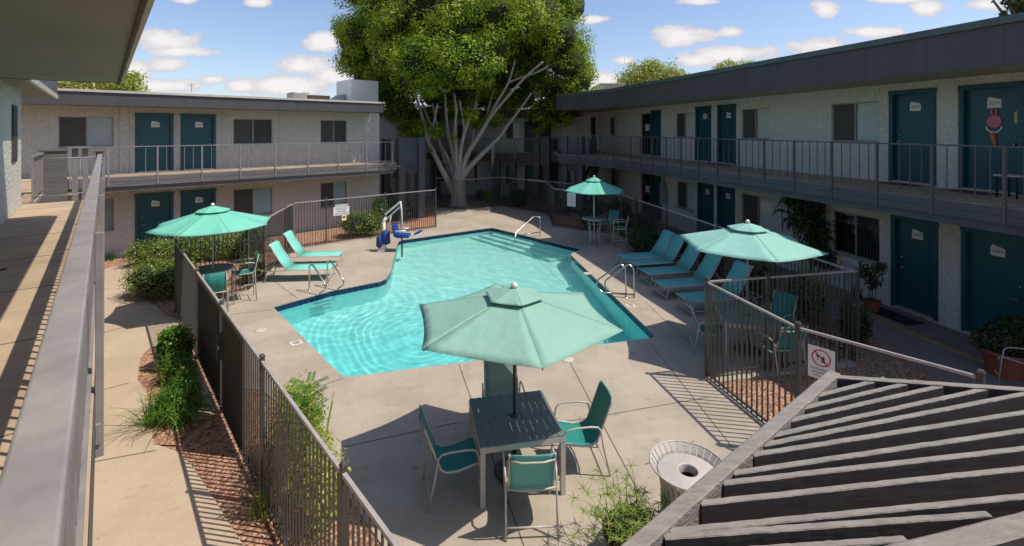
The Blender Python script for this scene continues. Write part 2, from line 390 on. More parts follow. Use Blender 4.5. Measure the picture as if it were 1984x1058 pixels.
def dup(o, loc=None, rz=None, label=None, group=None, parent=None, mats=None):
    c = o.copy(); COL.objects.link(c)
    if parent: c.parent = parent
    if loc is not None: c.location = loc
    if rz is not None: c.rotation_euler = (0,0,rz)
    if label: c['label'] = label
    if group: c['group'] = group
    for ch in kids(o):
        dup(ch, parent=c, mats=mats)
    if mats and c.type == 'MESH':
        old = c.data; hit = [i for i, m in enumerate(old.materials) if m in mats]
        if hit:
            key = (old.name, tuple(mats[old.materials[i]].name for i in hit))
            if key not in SWAP:
                nm = old.copy()
                for i in hit: nm.materials[i] = mats[old.materials[i]]
                SWAP[key] = nm
            c.data = SWAP[key]
    return c
SWAP = {}
def place(o, loc, rz, label=None, group=None):
    o.location = loc; o.rotation_euler = (0,0,rz)
    if label: o['label'] = label
    if group: o['group'] = group
    return o
def frame(O, d, flip=False):
    """s along d, t outwards (towards the camera side), z up"""
    d = Vector((d[0], d[1])).normalized(); n = Vector((d.y, -d.x))
    if flip: n = -n
    return Matrix(((d.x, n.x, 0, O[0]), (d.y, n.y, 0, O[1]), (0,0,1,0), (0,0,0,1)))
def s_of(px, O, d):
    d = Vector(d).normalized(); k = (px - CX) / FPX
    return (k*O[1] - O[0]) / (d.x - k*d.y)

# ------------------------------------------------------------------ foliage makers
def leaf_cloud(name, blobs, n, size, m, parent=None, rnd=.75, lobev=None, shell=.55, up=.35, flat=1.0, core=None, seed=1, jitter=.12, squash=.55):
    """leaves spread through ellipsoids; blobs = (cx,cy,cz,rx,ry,rz)"""
    r = np.random.default_rng(seed); B = np.array(blobs, float)
    wts = (B[:,3]*B[:,4] + B[:,4]*B[:,5] + B[:,3]*B[:,5]); wts /= wts.sum()
    idx = r.choice(len(B), n, p=wts); d = r.normal(size=(n,3)); d /= np.linalg.norm(d, axis=1)[:,None]
    rad = (shell + (1-shell)*r.random(n)**.6) * (1 + jitter*r.normal(size=n))
    lump = 1 + .12*np.sin(7*d[:,0]+idx)*np.cos(6*d[:,1]+2*idx) + .08*np.sin(13*d[:,2]+3*idx)
    c = B[idx,:3] + d*B[idx,3:]*(rad*lump)[:,None]
    nrm = d + r.normal(size=(n,3))*rnd + np.array([0,0,up]); nrm /= np.linalg.norm(nrm, axis=1)[:,None]
    t = np.cross(nrm, r.normal(size=(n,3))); t /= np.linalg.norm(t, axis=1)[:,None]; b = np.cross(nrm, t)
    s = size*(.6+.8*r.random(n))
    t *= (s/2)[:,None]; b *= (s*squash/2)[:,None]
    V = np.stack([c-t, c-b, c+t, c+b], 1).reshape(-1,3)
    F = np.arange(4*n).reshape(n,4)
    cv, cf = [], []
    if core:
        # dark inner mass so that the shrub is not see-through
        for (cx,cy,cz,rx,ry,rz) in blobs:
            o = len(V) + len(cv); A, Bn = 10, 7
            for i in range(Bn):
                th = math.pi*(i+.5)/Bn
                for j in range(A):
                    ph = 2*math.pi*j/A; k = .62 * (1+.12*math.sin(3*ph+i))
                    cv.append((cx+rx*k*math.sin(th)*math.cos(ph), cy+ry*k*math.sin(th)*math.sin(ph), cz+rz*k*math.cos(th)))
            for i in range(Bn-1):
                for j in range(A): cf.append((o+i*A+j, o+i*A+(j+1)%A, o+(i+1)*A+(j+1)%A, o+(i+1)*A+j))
    inv = root_inv(parent) if parent else Matrix.Identity(4)
    if cv: V = np.vstack([V, np.array(cv)])
    iv = np.array(inv); V = V @ iv[:3,:3].T + iv[:3,3]
    me = bpy.data.meshes.new(name); nf = n + len(cf)
    me.vertices.add(len(V)); me.vertices.foreach_set('co', V.ravel())
    me.loops.add(4*nf); allf = np.vstack([F, np.array(cf).reshape(-1,4)]) if cf else F
    me.loops.foreach_set('vertex_index', allf.ravel().astype(np.int32))
    me.polygons.add(nf); me.polygons.foreach_set('loop_start', np.arange(nf, dtype=np.int32)*4)
    me.materials.append(m)
    if core: me.materials.append(core); me.polygons.foreach_set('material_index', np.concatenate([np.zeros(n), np.ones(len(cf))]).astype(np.int32))
    me.update(calc_edges=True); me.validate()
    o = bpy.data.objects.new(name, me); COL.objects.link(o)
    if parent: o.parent = parent
    return o
def shrub(label, base, rx, ry, h, m, n=2600, size=.06, boxy=False, seed=1, group=None, name='shrub', cat='shrub', stems=True):
    t = thing(name, label, cat, base, 0, group); r = random.Random(seed); bl = []
    x, y, z = base
    k = 7 if boxy else 6
    for i in range(k):
        a = 2*math.pi*i/k; q = .55 if boxy else .4
        bl.append((x+rx*q*math.cos(a), y+ry*q*math.sin(a), z+h*(.50+.08*r.random()), rx*.52, ry*.52, h*.48))
    bl.append((x, y, z+h*.56, rx*.62, ry*.62, h*.45))
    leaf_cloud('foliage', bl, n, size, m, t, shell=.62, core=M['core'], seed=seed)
    mb = MB()
    for i in range(5):
        a = i*1.3; mb.tube([(x+.03*math.cos(a), y+.03*math.sin(a), z), (x+rx*.35*math.cos(a), y+ry*.35*math.sin(a), z+h*.5)], [.018,.008], 5)
    mb.build('stem', M['bark_dark'], t)
    return t
def blades(name, base, n, length, spread, m, parent, seed=3, width=.012, droop=.5, tuft=False):
    r = random.Random(seed); mb = MB(); x, y, z = base
    for i in range(n):
        a = r.uniform(0, 2*math.pi); L = length*r.uniform(.55, 1.1); lean = r.uniform(.15, 1)*spread
        bx, by = x + r.uniform(-.5,.5)*spread*.5, y + r.uniform(-.5,.5)*spread*.5
        ca, sa = math.cos(a), math.sin(a); pr = []
        for k in range(5):
            q = k/4; out = lean*q**1.5*L; zz = L*q*(1-droop*lean*q*q)
            pr.append(Vector((bx+ca*out, by+sa*out, z+zz)))
        w = Vector((-sa, ca, 0))*width
        vs = []; 
        for k, p_ in enumerate(pr):
            ww = w*(1-.75*k/4); vs += [p_-ww, p_+ww]
        mb.add(vs, [(2*k,2*k+1,2*k+3,2*k+2) for k in range(4)])
        if tuft:
            tp = pr[-1]
            for j in range(9):
                b_ = 2*math.pi*j/9 + r.random(); dd = Vector((math.cos(b_), math.sin(b_), r.uniform(-.3,.4)))*length*.22
                sd = Vector((-math.sin(b_), math.cos(b_), 0))*width*.6
                mb.add([tp-sd, tp+sd, tp+dd], [(0,1,2)])
    return mb.build(name, m, parent)

# ------------------------------------------------------------------ site plan (metres)
XY = lambda v: (v.x, v.y)
def arc(c, r, a0, a1, n=6): return [(c[0]+r*math.cos(R(a0+(a1-a0)*i/n)), c[1]+r*math.sin(R(a0+(a1-a0)*i/n))) for i in range(n+1)]
pool_px = [(529,596),(640,565),(735,546.5),(748,541),(757,528),(760,515),(770,474),(773,468),(781,465.5),(941,443.2),(952,442.3),(962,444),(1122,482.5),(1124,484),(1106,493),
           (1107,496),(1267,650),(1267,655),(1258,657),(683,731),(668,731),(657,725)]
pool = [XY(G(*p)) for p in pool_px]
DL = Vector((-.645,.764)).normalized()      # direction of the near wing and left fence
NL = Vector((DL.y, -DL.x))                  # to its right
DR = Vector((-.215,1)).normalized()         # direction of the right wing
WL_O, WL_D = (-14.04,16.88), Vector((.736,.677)).normalized()
WR_O, WR_D = (12.29-.22*31, 31.0), Vector((.22,-1)).normalized()
WATER_Z = -.13

def flat(name, pts, z, m, holes=(), label=None, kind='structure'):
    mb = MB(); mb.poly(pts, z, None, holes); o = mb.build(name, m); o['kind'] = kind
    return o
flat('ground', [(-400,-300),(400,-300),(400,600),(-400,600)], 0.0, M['gravel'], [pool])

FT = 1.76
fence_A = XY(G(335,607)); fA = (-8.35,11.95); fB = (-7.37,13.47); fC = (-8.2,18.05); fD = (-3.5,22.1)
fE = (-4.4,27.9); fF = (-.64,28.4); fG = (1.9,25.6); fH = (1.97,22.6); fI = (4.66,20.65); fJ = (6.72,9.38); fK = (3.52,8.70); fM = (3.97,6.69); fN = (5.2,5.35)
def along(o, t): return (o[0]+DL.x*t, o[1]+DL.y*t)
fZ = along(fA, -14.5)
deck_outer = [fZ, along(fZ, -2), (2.0,-1.0), (3.2,3.0), (3.35,6.0), (3.86,6.75), (3.55,8.55), (6.6,9.2), (6.25,11.5), (4.5,20.4), (1.85,22.45), (2.1,25.5),(1.2,27.2), (-.64,28.4),(-4.4,27.9), (-3.55,22.25), fC, fB, fA]
deck_outer = [(1.0,1.2), (2.0,0.8)] + deck_outer[3:] + [(-5.3,8.5),(-4.3,8.3),(-3.45,7.6),(-2.8,6.95),(-2.3,6.25),(-1.4,5.2),(-.3,3.8),(.7,2.2)]
o = MB(); o.poly(deck_outer, -.06, .02, [pool]); deck_o = o.build('pool_deck', M['concrete'], kind='structure')
# score joints cut in the deck
jl = [((665,733),(560,770)), ((889,706),(1015,1058)), ((1103,700),(1262,1000)), ((1262,668),(1420,868)), ((1130,812),(1372,770)), ((667,866),(905,815)), ((530,544),(576,578)),
      ((1060,480),(1180,560)), ((905,842),(1130,812)), ((1250,585),(1330,660)), ((1250,900),(1345,855)), ((440,610),(530,600)), ((1124,486),(1175,474))]
mb = MB()
for a, b in jl:
    a = G(*a, .02); b = G(*b, .02); d = (b-a).normalized(); w = Vector((-d.y, d.x, 0))*.007; zz = Vector((0,0,.004))
    mb.add([a-w+zz, b-w+zz, b+w+zz, a+w+zz], [(0,1,2,3)])
mb.build('score_joint', M['joint'], deck_o)

# the path between near wing and fence, slabs on gravel
path_pts = [along((-.35,-2.5),0), along((-.35,-2.5),17.5), along((-1.6,12.6),2.6), (-12.4,17.6), (-11.4,18.3), (-9.6,15.2), (-8.75,13.1),(-8.0,11.1), (-7.05,10.0), (-5.6,8.2), (-4.95,7.45), (-4.55,6.85), (-3.55,5.6), (-2.2,4.1), (-.5,2.3), (.6,1)]
path_pts = [(-.9,-2), (-2.6,0.2),(-10.6,9.7),(-11.6,12.2),(-13.2,15.4),(-12.9,16.6),(-12.0,17.3),(-11.3,17.9),(-10.75,17.2),(-11.2,15.6),(-11.05,14.2),(-10.2,13.1),(-9.05,12.25),(-8.45,11.7)] + \
           [XY(G(*p)) for p in ((348,622),(417,797),(380,815),(330,822),(300,862),(345,878),(372,905),(412,965),(470,1058))] + [(-1.2,3.1),(.3,1.4)]
flat('planting_bed', [XY(G(*p)) for p in ((290,676),(272,695),(267,738),(284,758),(298,864),(345,866),(372,822),(352,720),(325,672))], .023, M['gravel'])
o = MB(); o.poly(path_pts, -.05, .018); path_o = o.build('garden_path', M['path'], kind='structure')
mb = MB()
for a, b in [((182,895),(302,873)), ((182,650),(262,628)), ((200,560),(290,560)), ((182,760),(250,742))]:
    a = G(*a, .018); b = G(*b, .018); d = (b-a).normalized(); w = Vector((-d.y, d.x, 0))*.008; zz = Vector((0,0,.004))
    mb.add([a-w+zz, b-w+zz, b+w+zz, a+w+zz], [(0,1,2,3)])
mb.build('score_joint', M['joint'], path_o)
# walkway in front of the right wing
TR = frame(WR_O, WR_D, flip=False)
# find which side is towards the pool
if (TR @ Vector((0,1,0)) - TR @ Vector((0,0,0))).x > 0: TR = frame(WR_O, WR_D, flip=True)
TLm = frame(WL_O, WL_D)
if (TLm @ Vector((0,1,0)) - TLm @ Vector((0,0,0))).y > 0: TLm = frame(WL_O, WL_D, flip=True)
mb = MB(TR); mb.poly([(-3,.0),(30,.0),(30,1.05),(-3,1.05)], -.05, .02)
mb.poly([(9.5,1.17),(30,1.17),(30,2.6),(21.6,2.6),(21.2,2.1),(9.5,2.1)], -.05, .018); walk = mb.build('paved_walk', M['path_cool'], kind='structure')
mb = MB(TR); mb.poly([(6,1.05),(22.7,1.05),(22.7,1.17),(6,1.17)], -.05, .03); mb.build('yellow_kerb', M['curb'], kind='structure')
mb = MB(TLm); mb.poly([(-4,0),(9.5,0),(9.5,.35),(-4,.35)], -.05, .02); mb.build('wall_footing', M['path'], kind='structure')
# far courtyard paving
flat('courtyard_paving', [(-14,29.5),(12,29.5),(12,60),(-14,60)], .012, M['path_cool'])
flat('mulch_bed', [(-4.2,28.05),(-.6,28.6),(4,26.5),(4.5,29.4),(-6,29.4)], .008, M['gravel'])
# concrete kerb under the fences
def kerb(pts, w=.12, h=.06):
    mb = MB()
    for a, b in zip(pts, pts[1:]): mb.bar((a[0],a[1],h/2-.01), (b[0],b[1],h/2-.01), w, h+.02)
    return mb.build('fence_kerb', M['concrete'], kind='structure')
kerb([fK, fM])
kerb([fC, fD])

# ------------------------------------------------------------------ pool shell and water
def pool_depth(x, y): return -(.95 + .55*max(0, min(1, (19-y)/8)))
def inset(pts, d):
    """offset polygon towards inside by d"""
    n = len(pts); area = sum(pts[i][0]*pts[(i+1)%n][1]-pts[(i+1)%n][0]*pts[i][1] for i in range(n)); sg = 1 if area > 0 else -1
    out = []
    for i in range(n):
        p0, p1, p2 = (Vector(pts[j % n]) for j in (i-1, i, i+1))
        d1 = (p1-p0).normalized(); d2 = (p2-p1).normalized(); n1 = Vector((-d1.y, d1.x))*sg; n2 = Vector((-d2.y, d2.x))*sg
        b = (n1+n2); b = b/max(.4, b.length_squared)*2
        out.append((p1.x+b.x*d, p1.y+b.y*d))
    return out
def plaster():
    m, nt, b = newmat('pool_plaster'); L = nt.links
    tc = nt.nodes.new('ShaderNodeTexCoord')
    n = nt.nodes.new('ShaderNodeTexNoise'); n.inputs['Scale'].default_value = 1.2; n.inputs['Detail'].default_value = 4; L.new(tc.outputs['Object'], n.inputs['Vector'])
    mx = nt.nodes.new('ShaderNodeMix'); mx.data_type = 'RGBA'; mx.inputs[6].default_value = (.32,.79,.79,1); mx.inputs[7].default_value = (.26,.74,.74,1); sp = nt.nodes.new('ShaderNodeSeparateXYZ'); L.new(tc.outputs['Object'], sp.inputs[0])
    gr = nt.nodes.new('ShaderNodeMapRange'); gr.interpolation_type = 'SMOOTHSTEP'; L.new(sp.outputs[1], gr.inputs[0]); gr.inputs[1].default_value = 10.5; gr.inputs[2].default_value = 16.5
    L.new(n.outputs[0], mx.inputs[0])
    m2 = nt.nodes.new('ShaderNodeMix'); m2.data_type = 'RGBA'; L.new(gr.outputs[0], m2.inputs[0]); L.new(mx.outputs[2], m2.inputs[6]); m2.inputs[7].default_value = (.56,.80,.76,1)  # water tint, paler where shallow, put into the plaster colour
    L.new(m2.outputs[2], b.inputs['Base Color']); b.inputs['Roughness'].default_value = .9; return m
M['plaster'] = plaster()
n = len(pool); mb = MB()
vs = [(x, y, .0) for x, y in pool] + [(x, y, pool_depth(x, y)) for x, y in pool]
mb.add(vs, [(i, (i+1)%n, n+(i+1)%n, n+i) for i in range(n)])
tr = tessellate_polygon([[Vector((x,y,0)) for x, y in pool]]); mb.add([(x,y,pool_depth(x,y)) for x, y in pool], [tuple(t) for t in tr])
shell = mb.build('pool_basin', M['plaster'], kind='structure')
# band of blue tiles along the water line: one tile per 15 cm
mb = MB(); area = sum(pool[i][0]*pool[(i+1)%n][1]-pool[(i+1)%n][0]*pool[i][1] for i in range(n)); sg = 1 if area > 0 else -1
for i in range(n):
    a = Vector((*pool[i],0)); b = Vector((*pool[(i+1)%n],0)); L_ = (b-a).length; k = max(1, round(L_/.155)); d = (b-a)/L_; nn = Vector((-d.y,d.x,0))*sg
    for j in range(k):
        p = a + d*(L_*j/k+.004); q = a + d*(L_*(j+1)/k-.004)
        for z0, z1 in ((-.155,-.006),):
            p1, q1 = p+nn*.008, q+nn*.008
            up0, up1 = Vector((0,0,z0)), Vector((0,0,z1))
            mb.add([p1+up0,q1+up0,q1+up1,p1+up1,p+up0,q+up0,q+up1,p+up1], [(0,1,2,3),(3,2,6,7),(0,4,5,1),(0,3,7,4),(1,5,6,2)])
mb.build('tile_band', M['tile'], shell)
# entry steps in the far right corner
sa, sb = Vector(pool[11]), Vector(pool[12]); sd = (sb-sa).normalized(); sn = Vector((sd.y, -sd.x)); 
if sn.y > 0: sn = -sn
mb = MB()
for k, (w, z) in enumerate(((.38,-.33),(.76,-.55),(1.14,-.78))):
    a0 = sa + sd*(-.12*k); b0 = sb - sd*(.12) ; q = [a0, b0 + sn*0, b0+sn*w + sd*(-.15*k), a0+sn*w - sd*.2*k]
    mb.poly([(p.x,p.y) for p in q], -1.2, z)
mb.build('pool_step', M['plaster'], shell)
mb = MB()
for k, (w, z) in enumerate(((.38,-.33),(.76,-.55),(1.14,-.78))):
    a0 = sa + sd*(-.12*k); b0 = sb - sd*.12; p = a0+sn*w - sd*.2*k; q = b0+sn*w - sd*.15*k; L_ = (q-p).length; kk = int(L_/.155)
    for j in range(kk):
        u0 = p + (q-p)*(j+.04)/kk; u1 = p + (q-p)*(j+.96)/kk; i0 = -sn*.05
        mb.add([(u0.x,u0.y,z+.004),(u1.x,u1.y,z+.004),(u1.x+i0.x,u1.y+i0.y,z+.004),(u0.x+i0.x,u0.y+i0.y,z+.004)], [(0,1,2,3)])
mb.build('step_tile', mat('step_edge_tile', (.03,.22,.24), .3), shell)

def water_mat():
    m = bpy.data.materials.new('pool_water'); m.use_nodes = True; nt = m.node_tree; L = nt.links
    b = nt.nodes['Principled BSDF']; nt.nodes.remove(b)
    gl = nt.nodes.new('ShaderNodeBsdfGlass'); gl.inputs['Roughness'].default_value = 0.0; gl.inputs['IOR'].default_value = 1.33; gl.inputs['Color'].default_value = (.82,.98,.975,1)
    L.new(gl.outputs[0], nt.nodes['Material Output'].inputs['Surface'])
    return m
M['water'] = water_mat()
def water():
    xs0, xs1 = min(p[0] for p in pool)-.1, max(p[0] for p in pool)+.1; ys0, ys1 = min(p[1] for p in pool)-.1, max(p[1] for p in pool)+.1
    nx, ny = int((xs1-xs0)/.04), int((ys1-ys0)/.04)
    X, Y = np.meshgrid(np.linspace(xs0,xs1,nx), np.linspace(ys0,ys1,ny))
    c = G(862,600); d = np.hypot(X-c.x, Y-c.y)
    Z = .0008*np.sin(2*math.pi*d/(.19+.02*np.sin(3*np.arctan2(Y-c.y,X-c.x))))*np.exp(-((d-2.0)/1.5)**2)*(1+.4*np.sin(5*X+2*Y))
    c2 = G(700,560); d2 = np.hypot(X-c2.x, Y-c2.y); Z += .0015*np.sin(2*math.pi*d2/.27)*np.exp(-d2/2.5)
    for k in range(26):
        a = rng.uniform(0, 2*math.pi); wl_ = rng.uniform(.28,1.1); Z += .0005*(wl_/.5)*np.sin(2*math.pi*(X*math.cos(a)+Y*math.sin(a))/wl_ + rng.uniform(0,6.28))
    V = np.stack([X, Y, Z+WATER_Z], -1).reshape(-1,3).tolist()
    F = [(j*nx+i, j*nx+i+1, (j+1)*nx+i+1, (j+1)*nx+i) for j in range(ny-1) for i in range(nx-1)]
    mb = MB(); mb.add(V, F, True)
    # closed body of water below the surface
    rim = [i for i in range(nx)] + [j*nx+nx-1 for j in range(1,ny)] + [(ny-1)*nx+i for i in range(nx-2,-1,-1)] + [j*nx for j in range(ny-2,0,-1)]
    o0 = len(mb.v); mb.v += [Vector((mb.v[i].x, mb.v[i].y, -2.2)) for i in rim]
    for i in range(len(rim)):
        j = (i+1) % len(rim); mb.f.append([rim[i], o0+i, o0+j, rim[j]]); mb.mi.append(0); mb.sm.append(False)
    mb.f.append(list(range(o0+len(rim)-1, o0-1, -1))); mb.mi.append(0); mb.sm.append(False)
    o = mb.build('pool_water', M['water'], kind='structure'); return o
wat = water()
sun_d.cycles.is_caustics_light = True
wat.cycles.is_caustics_caster = True
for ob in list(bpy.data.objects):
    if ob == shell or ob.parent == shell: ob.cycles.is_caustics_receiver = True
for k, (px, py) in enumerate(((574,664),(1222,592),(1147,478))):
    c = G(px, py, .024); d = Vector((pool[15][0]-pool[16][0], pool[15][1]-pool[16][1], 0)).normalized() if k else Vector((DL.x,DL.y,0)); w = Vector((-d.y,d.x,0))
    mb = MB(); a, b = d*.11, w*.11
    mb.add([c-a-b, c+a-b, c+a+b, c-a+b], [(0,1,2,3)]); mb.cur = 1
    for q, (s0, s1, t0, t1) in enumerate(((-.08,.05,.04,.07),(-.07,.08,-.01,.01),(-.07,.04,-.06,-.035))):
        zz = Vector((0,0,.003)); mb.add([c+b/.11*s0+a/.11*t0+zz, c+b/.11*s1+a/.11*t0+zz, c+b/.11*s1+a/.11*t1+zz, c+b/.11*s0+a/.11*t1+zz], [(0,1,2,3)])
    mb.build('depth_tile', [M['depth_marker'], M['sign_black']], deck_o)
for k, (px, py) in enumerate(((1100,697),(505,640),(1137,530))):
    mb = MB(); c = G(px, py, .02); mb.lathe([(.12,0),(.12,.008),(.10,.012),(.02,.012)], 20, tuple(c)); mb.build('skimmer_lid', M['skim'], deck_o)

# ------------------------------------------------------------------ building kit
def wall_skin(mb, s0, s1, z0, z1, ops, th=.16):
    """wall face on t=0 with openings, reveals th deep, closed behind"""
    ss = sorted({s0, s1, *[o[0] for o in ops], *[o[1] for o in ops]}); zz = sorted({z0, z1, *[o[2] for o in ops], *[o[3] for o in ops]})
    ss = [v for v in ss if s0 <= v <= s1]; zz = [v for v in zz if z0 <= v <= z1]
    hit = lambda a, b: any(o[0] <= a <= o[1] and o[2] <= b <= o[3] for o in ops)
    for i in range(len(ss)-1):
        for j in range(len(zz)-1):
            if not hit((ss[i]+ss[i+1])/2, (zz[j]+zz[j+1])/2):
                mb.add([(ss[i],0,zz[j]),(ss[i+1],0,zz[j]),(ss[i+1],0,zz[j+1]),(ss[i],0,zz[j+1])], [(0,1,2,3)])
    for a, b, c, d in ops:
        mb.add([(a,0,c),(b,0,c),(b,0,d),(a,0,d),(a,-th,c),(b,-th,c),(b,-th,d),(a,-th,d)], [(0,4,5,1),(1,5,6,2),(2,6,7,3),(3,7,4,0),(4,7,6,5)])
def plate_shape(w, h):   # slanted top with a rounded shoulder
    pts = [(-w/2,-h/2),(w/2,-h/2),(w/2,h*.16)] + [(w/2-.22*w+.22*w*math.cos(R(a)), h*.16+.16*h*math.sin(R(a))) for a in (30,60,90)] + [(-w*.34,h/2),(-w*.42,h*.46),(-w/2,h*.12)]
    return pts
def add_door(T, root, s0, s1, z0, z1, number=None, lever='left', lever_kind='knob', th=.12, step=True, label=None):
    f = .065
    mb = MB(T); mb.box(s0+f, s1-f, -th+.002, -th+.045, z0+.03, z1-f)
    door = mb.build('door', M['door'], root, bevel=.004)
    if label: door['label'] = label
    mb = MB(T)
    mb.box(s0-.035, s0+f, -th+.004, .03, z0, z1); mb.box(s1-f, s1+.035, -th+.004, .03, z0, z1); mb.box(s0-.05, s1+.05, -th+.004, .034, z1-f+.002, z1+.04)
    mb.build('door_frame', M['door_trim'], door)
    if step:
        mb = MB(T); mb.box(s0+f, s1-f, -th+.05, .06, z0-.01, z0+.03); mb.build('threshold', M['trim_light'], door)
    hx = s0+f+.09 if lever == 'left' else s1-f-.09; sg = 1 if lever == 'left' else -1
    mb = MB(T); t0 = -th+.045; hz = z0+1.0
    if lever_kind == 'knob':
        mb.T = T @ Matrix.Translation((hx,t0,hz)) @ Matrix.Rotation(R(-90),4,'X'); mb.lathe([(.03,0),(.03,.01),(.014,.015),(.014,.03),(.03,.045),(.026,.065),(.0,.07)], 12, cap=False)
        mb.T = T @ Matrix.Translation((hx,t0,hz+.16)) @ Matrix.Rotation(R(-90),4,'X'); mb.lathe([(.026,0),(.026,.015),(0,.02)], 12, cap=False)
    else:
        mb.T = T @ Matrix.Translation((hx,t0,hz)) @ Matrix.Rotation(R(-90),4,'X'); mb.lathe([(.032,0),(.032,.012),(.012,.016),(.012,.05)], 12)
        mb.T = T; mb.bar((hx,t0+.05,hz),(hx+sg*.11,t0+.05,hz-.01),.016,.02)
        mb.T = T @ Matrix.Translation((hx,t0,hz+.26)) @ Matrix.Rotation(R(-90),4,'X'); mb.lathe([(.03,0),(.03,.015),(0,.02)], 12, cap=False)
    mb.build('door_handle', M['steel'], door)
    if number:
        w, h = .25, .23; c = (s0+s1)/2 + .03; cz = z1-.36
        mb = MB(T); pts = plate_shape(w, h); n_ = len(pts)
        mb.add([(c+x, t0+.004, cz+y) for x, y in pts]+[(c+x, t0+.012, cz+y) for x, y in pts], [tuple(range(n_,2*n_))[::-1]]+[(i,(i+1)%n_,n_+(i+1)%n_,n_+i) for i in range(n_)])
        mb.cur = 1
        flipx = T.to_3x3().determinant() > 0
        # text x axis must run to the reader's right
        rt = Vector((1,0,0)) if (T.to_3x3() @ Vector((1,0,0))).cross(T.to_3x3() @ Vector((0,1,0))).z < 0 else Vector((-1,0,0))
        pl = Matrix(((rt.x,0,0,c),(0,0,1,t0+.0125),(0,1,0,cz-.045),(0,0,0,1)))
        mb.text(number, .098, pl)
        mb.build('number_plate', [M['sign'], M['sign_black']], door)
    return door
def add_window(T, root, s0, s1, z0, z1, kind='dark_light', th=.10, rev=False, grid=False):
    """sliding window: dark screened half and blind half"""
    mb = MB(T); f = .035; m = (s0+s1)/2
    for a, b, c, d in ((s0,s1,z0,z0+f),(s0,s1,z1-f,z1),(s0,s0+f,z0+f,z1-f),(s1-f,s1,z0+f,z1-f),(m-.02,m+.02,z0+f,z1-f)): mb.box(a, b, -th+.02, -th+.06, c, d)
    w = mb.build('window', M['mullion'], root)
    mb = MB(T); mb.box(s0-.02, s1+.02, -.01, .035, z0-.045, z0-.003); mb.build('sill', M['mullion'], w)
    L_, R_ = (s0+f, m-.02), (m+.02, s1-f)
    if rev: L_, R_ = R_, L_
    mb = MB(T)
    for a, b in (L_, R_): mb.add([(a,-th+.035,z0+f),(b,-th+.035,z0+f),(b,-th+.035,z1-f),(a,-th+.035,z1-f)], [(0,1,2,3)])
    mb.build('pane', M['glass'], w)
    if kind in ('dark_light',):
        mb = MB(T); a, b = L_; mb.add([(a,-th+.045,z0+f),(b,-th+.045,z0+f),(b,-th+.045,z1-f),(a,-th+.045,z1-f)], [(0,1,2,3)]); mb.build('insect_screen', M['screen'], w)
        mb = MB(T); a, b = R_; k = max(6, int((b-a)/.075))
        for i in range(k):
            x0 = a + (b-a)*i/k; x1 = a + (b-a)*(i+1)/k - .004; mb.add([(x0,-th+.012,z0+f),(x1,-th+.002,z0+f),(x1,-th+.002,z1-f),(x0,-th+.012,z1-f)], [(0,1,2,3)])
        mb.build('blind', M['blind'], w)
    elif kind == 'dark':
        mb = MB(T); mb.add([(s0+f,-th-.03,z0+f),(s1-f,-th-.03,z0+f),(s1-f,-th-.03,z1-f),(s0+f,-th-.03,z1-f)], [(0,1,2,3)]); mb.build('dark_interior', M['dark'], w)
        for i in range(7): x0 = R_[0]+(R_[1]-R_[0])*(i+.5)/7; MB(T).box(x0-.008, x0+.008, -th+.062, -th+.078, z0+f, z1-f).build('security_bar', M['fence'], w)
    elif kind == 'slats':
        mb = MB(T); k = int((z1-z0)/.05)
        for i in range(k):
            z = z0+f + (z1-z0-2*f)*i/k; mb.add([(s0+f,-th+.008,z),(s1-f,-th+.008,z),(s1-f,-th+.02,z+.026),(s0+f,-th+.02,z+.026)], [(0,1,2,3)])
        mb.build('blind', M['screen'], w)
        mb = MB(T); a, b = L_; mb.add([(a,-th+.045,z0+f),(b,-th+.045,z0+f),(b,-th+.045,z1-f),(a,-th+.045,z1-f)], [(0,1,2,3)]); mb.build('insect_screen', M['screen'], w)
    return w
def railing(T, root, posts, s0, s1, t, zd, h=1.0, gap=.24, m='rail', ext=.30, post_w=.045, name='railing'):
    mb = MB(T); mb.box(s0, s1, t-.022, t+.022, zd+h-.03, zd+h); mb.box(s0, s1, t-.012, t+.012, zd+.085, zd+.11)
    r = mb.build(name, M[m], root)
    for s in posts:
        mb = MB(T); w = post_w/2; mb.box(s-w, s+w, t+.022, t+.022+post_w, zd-ext, zd+h-.004); mb.box(s-w*.6, s+w*.6, t+.022+post_w, t+.03+post_w, zd-.12, zd-.09)
        mb.build('post', M[m], r)
    e = sorted([s0] + [s for s in posts if s0 < s < s1] + [s1])
    for a, b in zip(e, e[1:]):
        k = max(1, round((b-a)/gap)); mb = MB(T)
        for i in range(1, k): x = a+(b-a)*i/k; mb.box(x-.0075, x+.0075, t-.0075, t+.0075, zd+.108, zd+h-.028)
        if k > 1: mb.build('baluster_panel', M[m], r)
    return r

# ------------------------------------------------------------------ left wing
DKL = 2.96; TL = TLm
sl = lambda px: s_of(px, WL_O, WL_D)
DO = (-13.79,15.03)   # point on the outer edge of its walkway
te = 1.42
root = thing('motel_wing', 'two storey stucco wing at the left with four teal doors and a light metal railing', 'building', (-11,20,0))
WEND = sl(735); up_ops = []; S0 = -3.2
ld = [(sl(264), sl(334)), (sl(352), sl(416))]
lw = [(sl(113), sl(220)), (sl(452), sl(528)), (sl(621), sl(672))]
ops = [(a, b, DKL+.02, DKL+2.12) for a, b in ld] + [(a, b, .06, 2.16) for a, b in ld] + [(a, b, DKL+.97, DKL+2.0) for a, b in lw] + [(a, b, .98, 2.1) for a, b in lw[1:]] + [(sl(190), sl(221), 1.0, 2.1)]
mb = MB(TL); wall_skin(mb, S0, WEND, 0, 5.32, ops); mb.add([(WEND,0,0),(WEND,-9,0),(WEND,-9,5.32),(WEND,0,5.32)], [(0,1,2,3)]); mb.add([(S0,0,0),(S0,-9,0),(S0,-9,5.32),(S0,0,5.32)], [(3,2,1,0)])
wall = mb.build('wall', M['stucco'], root)
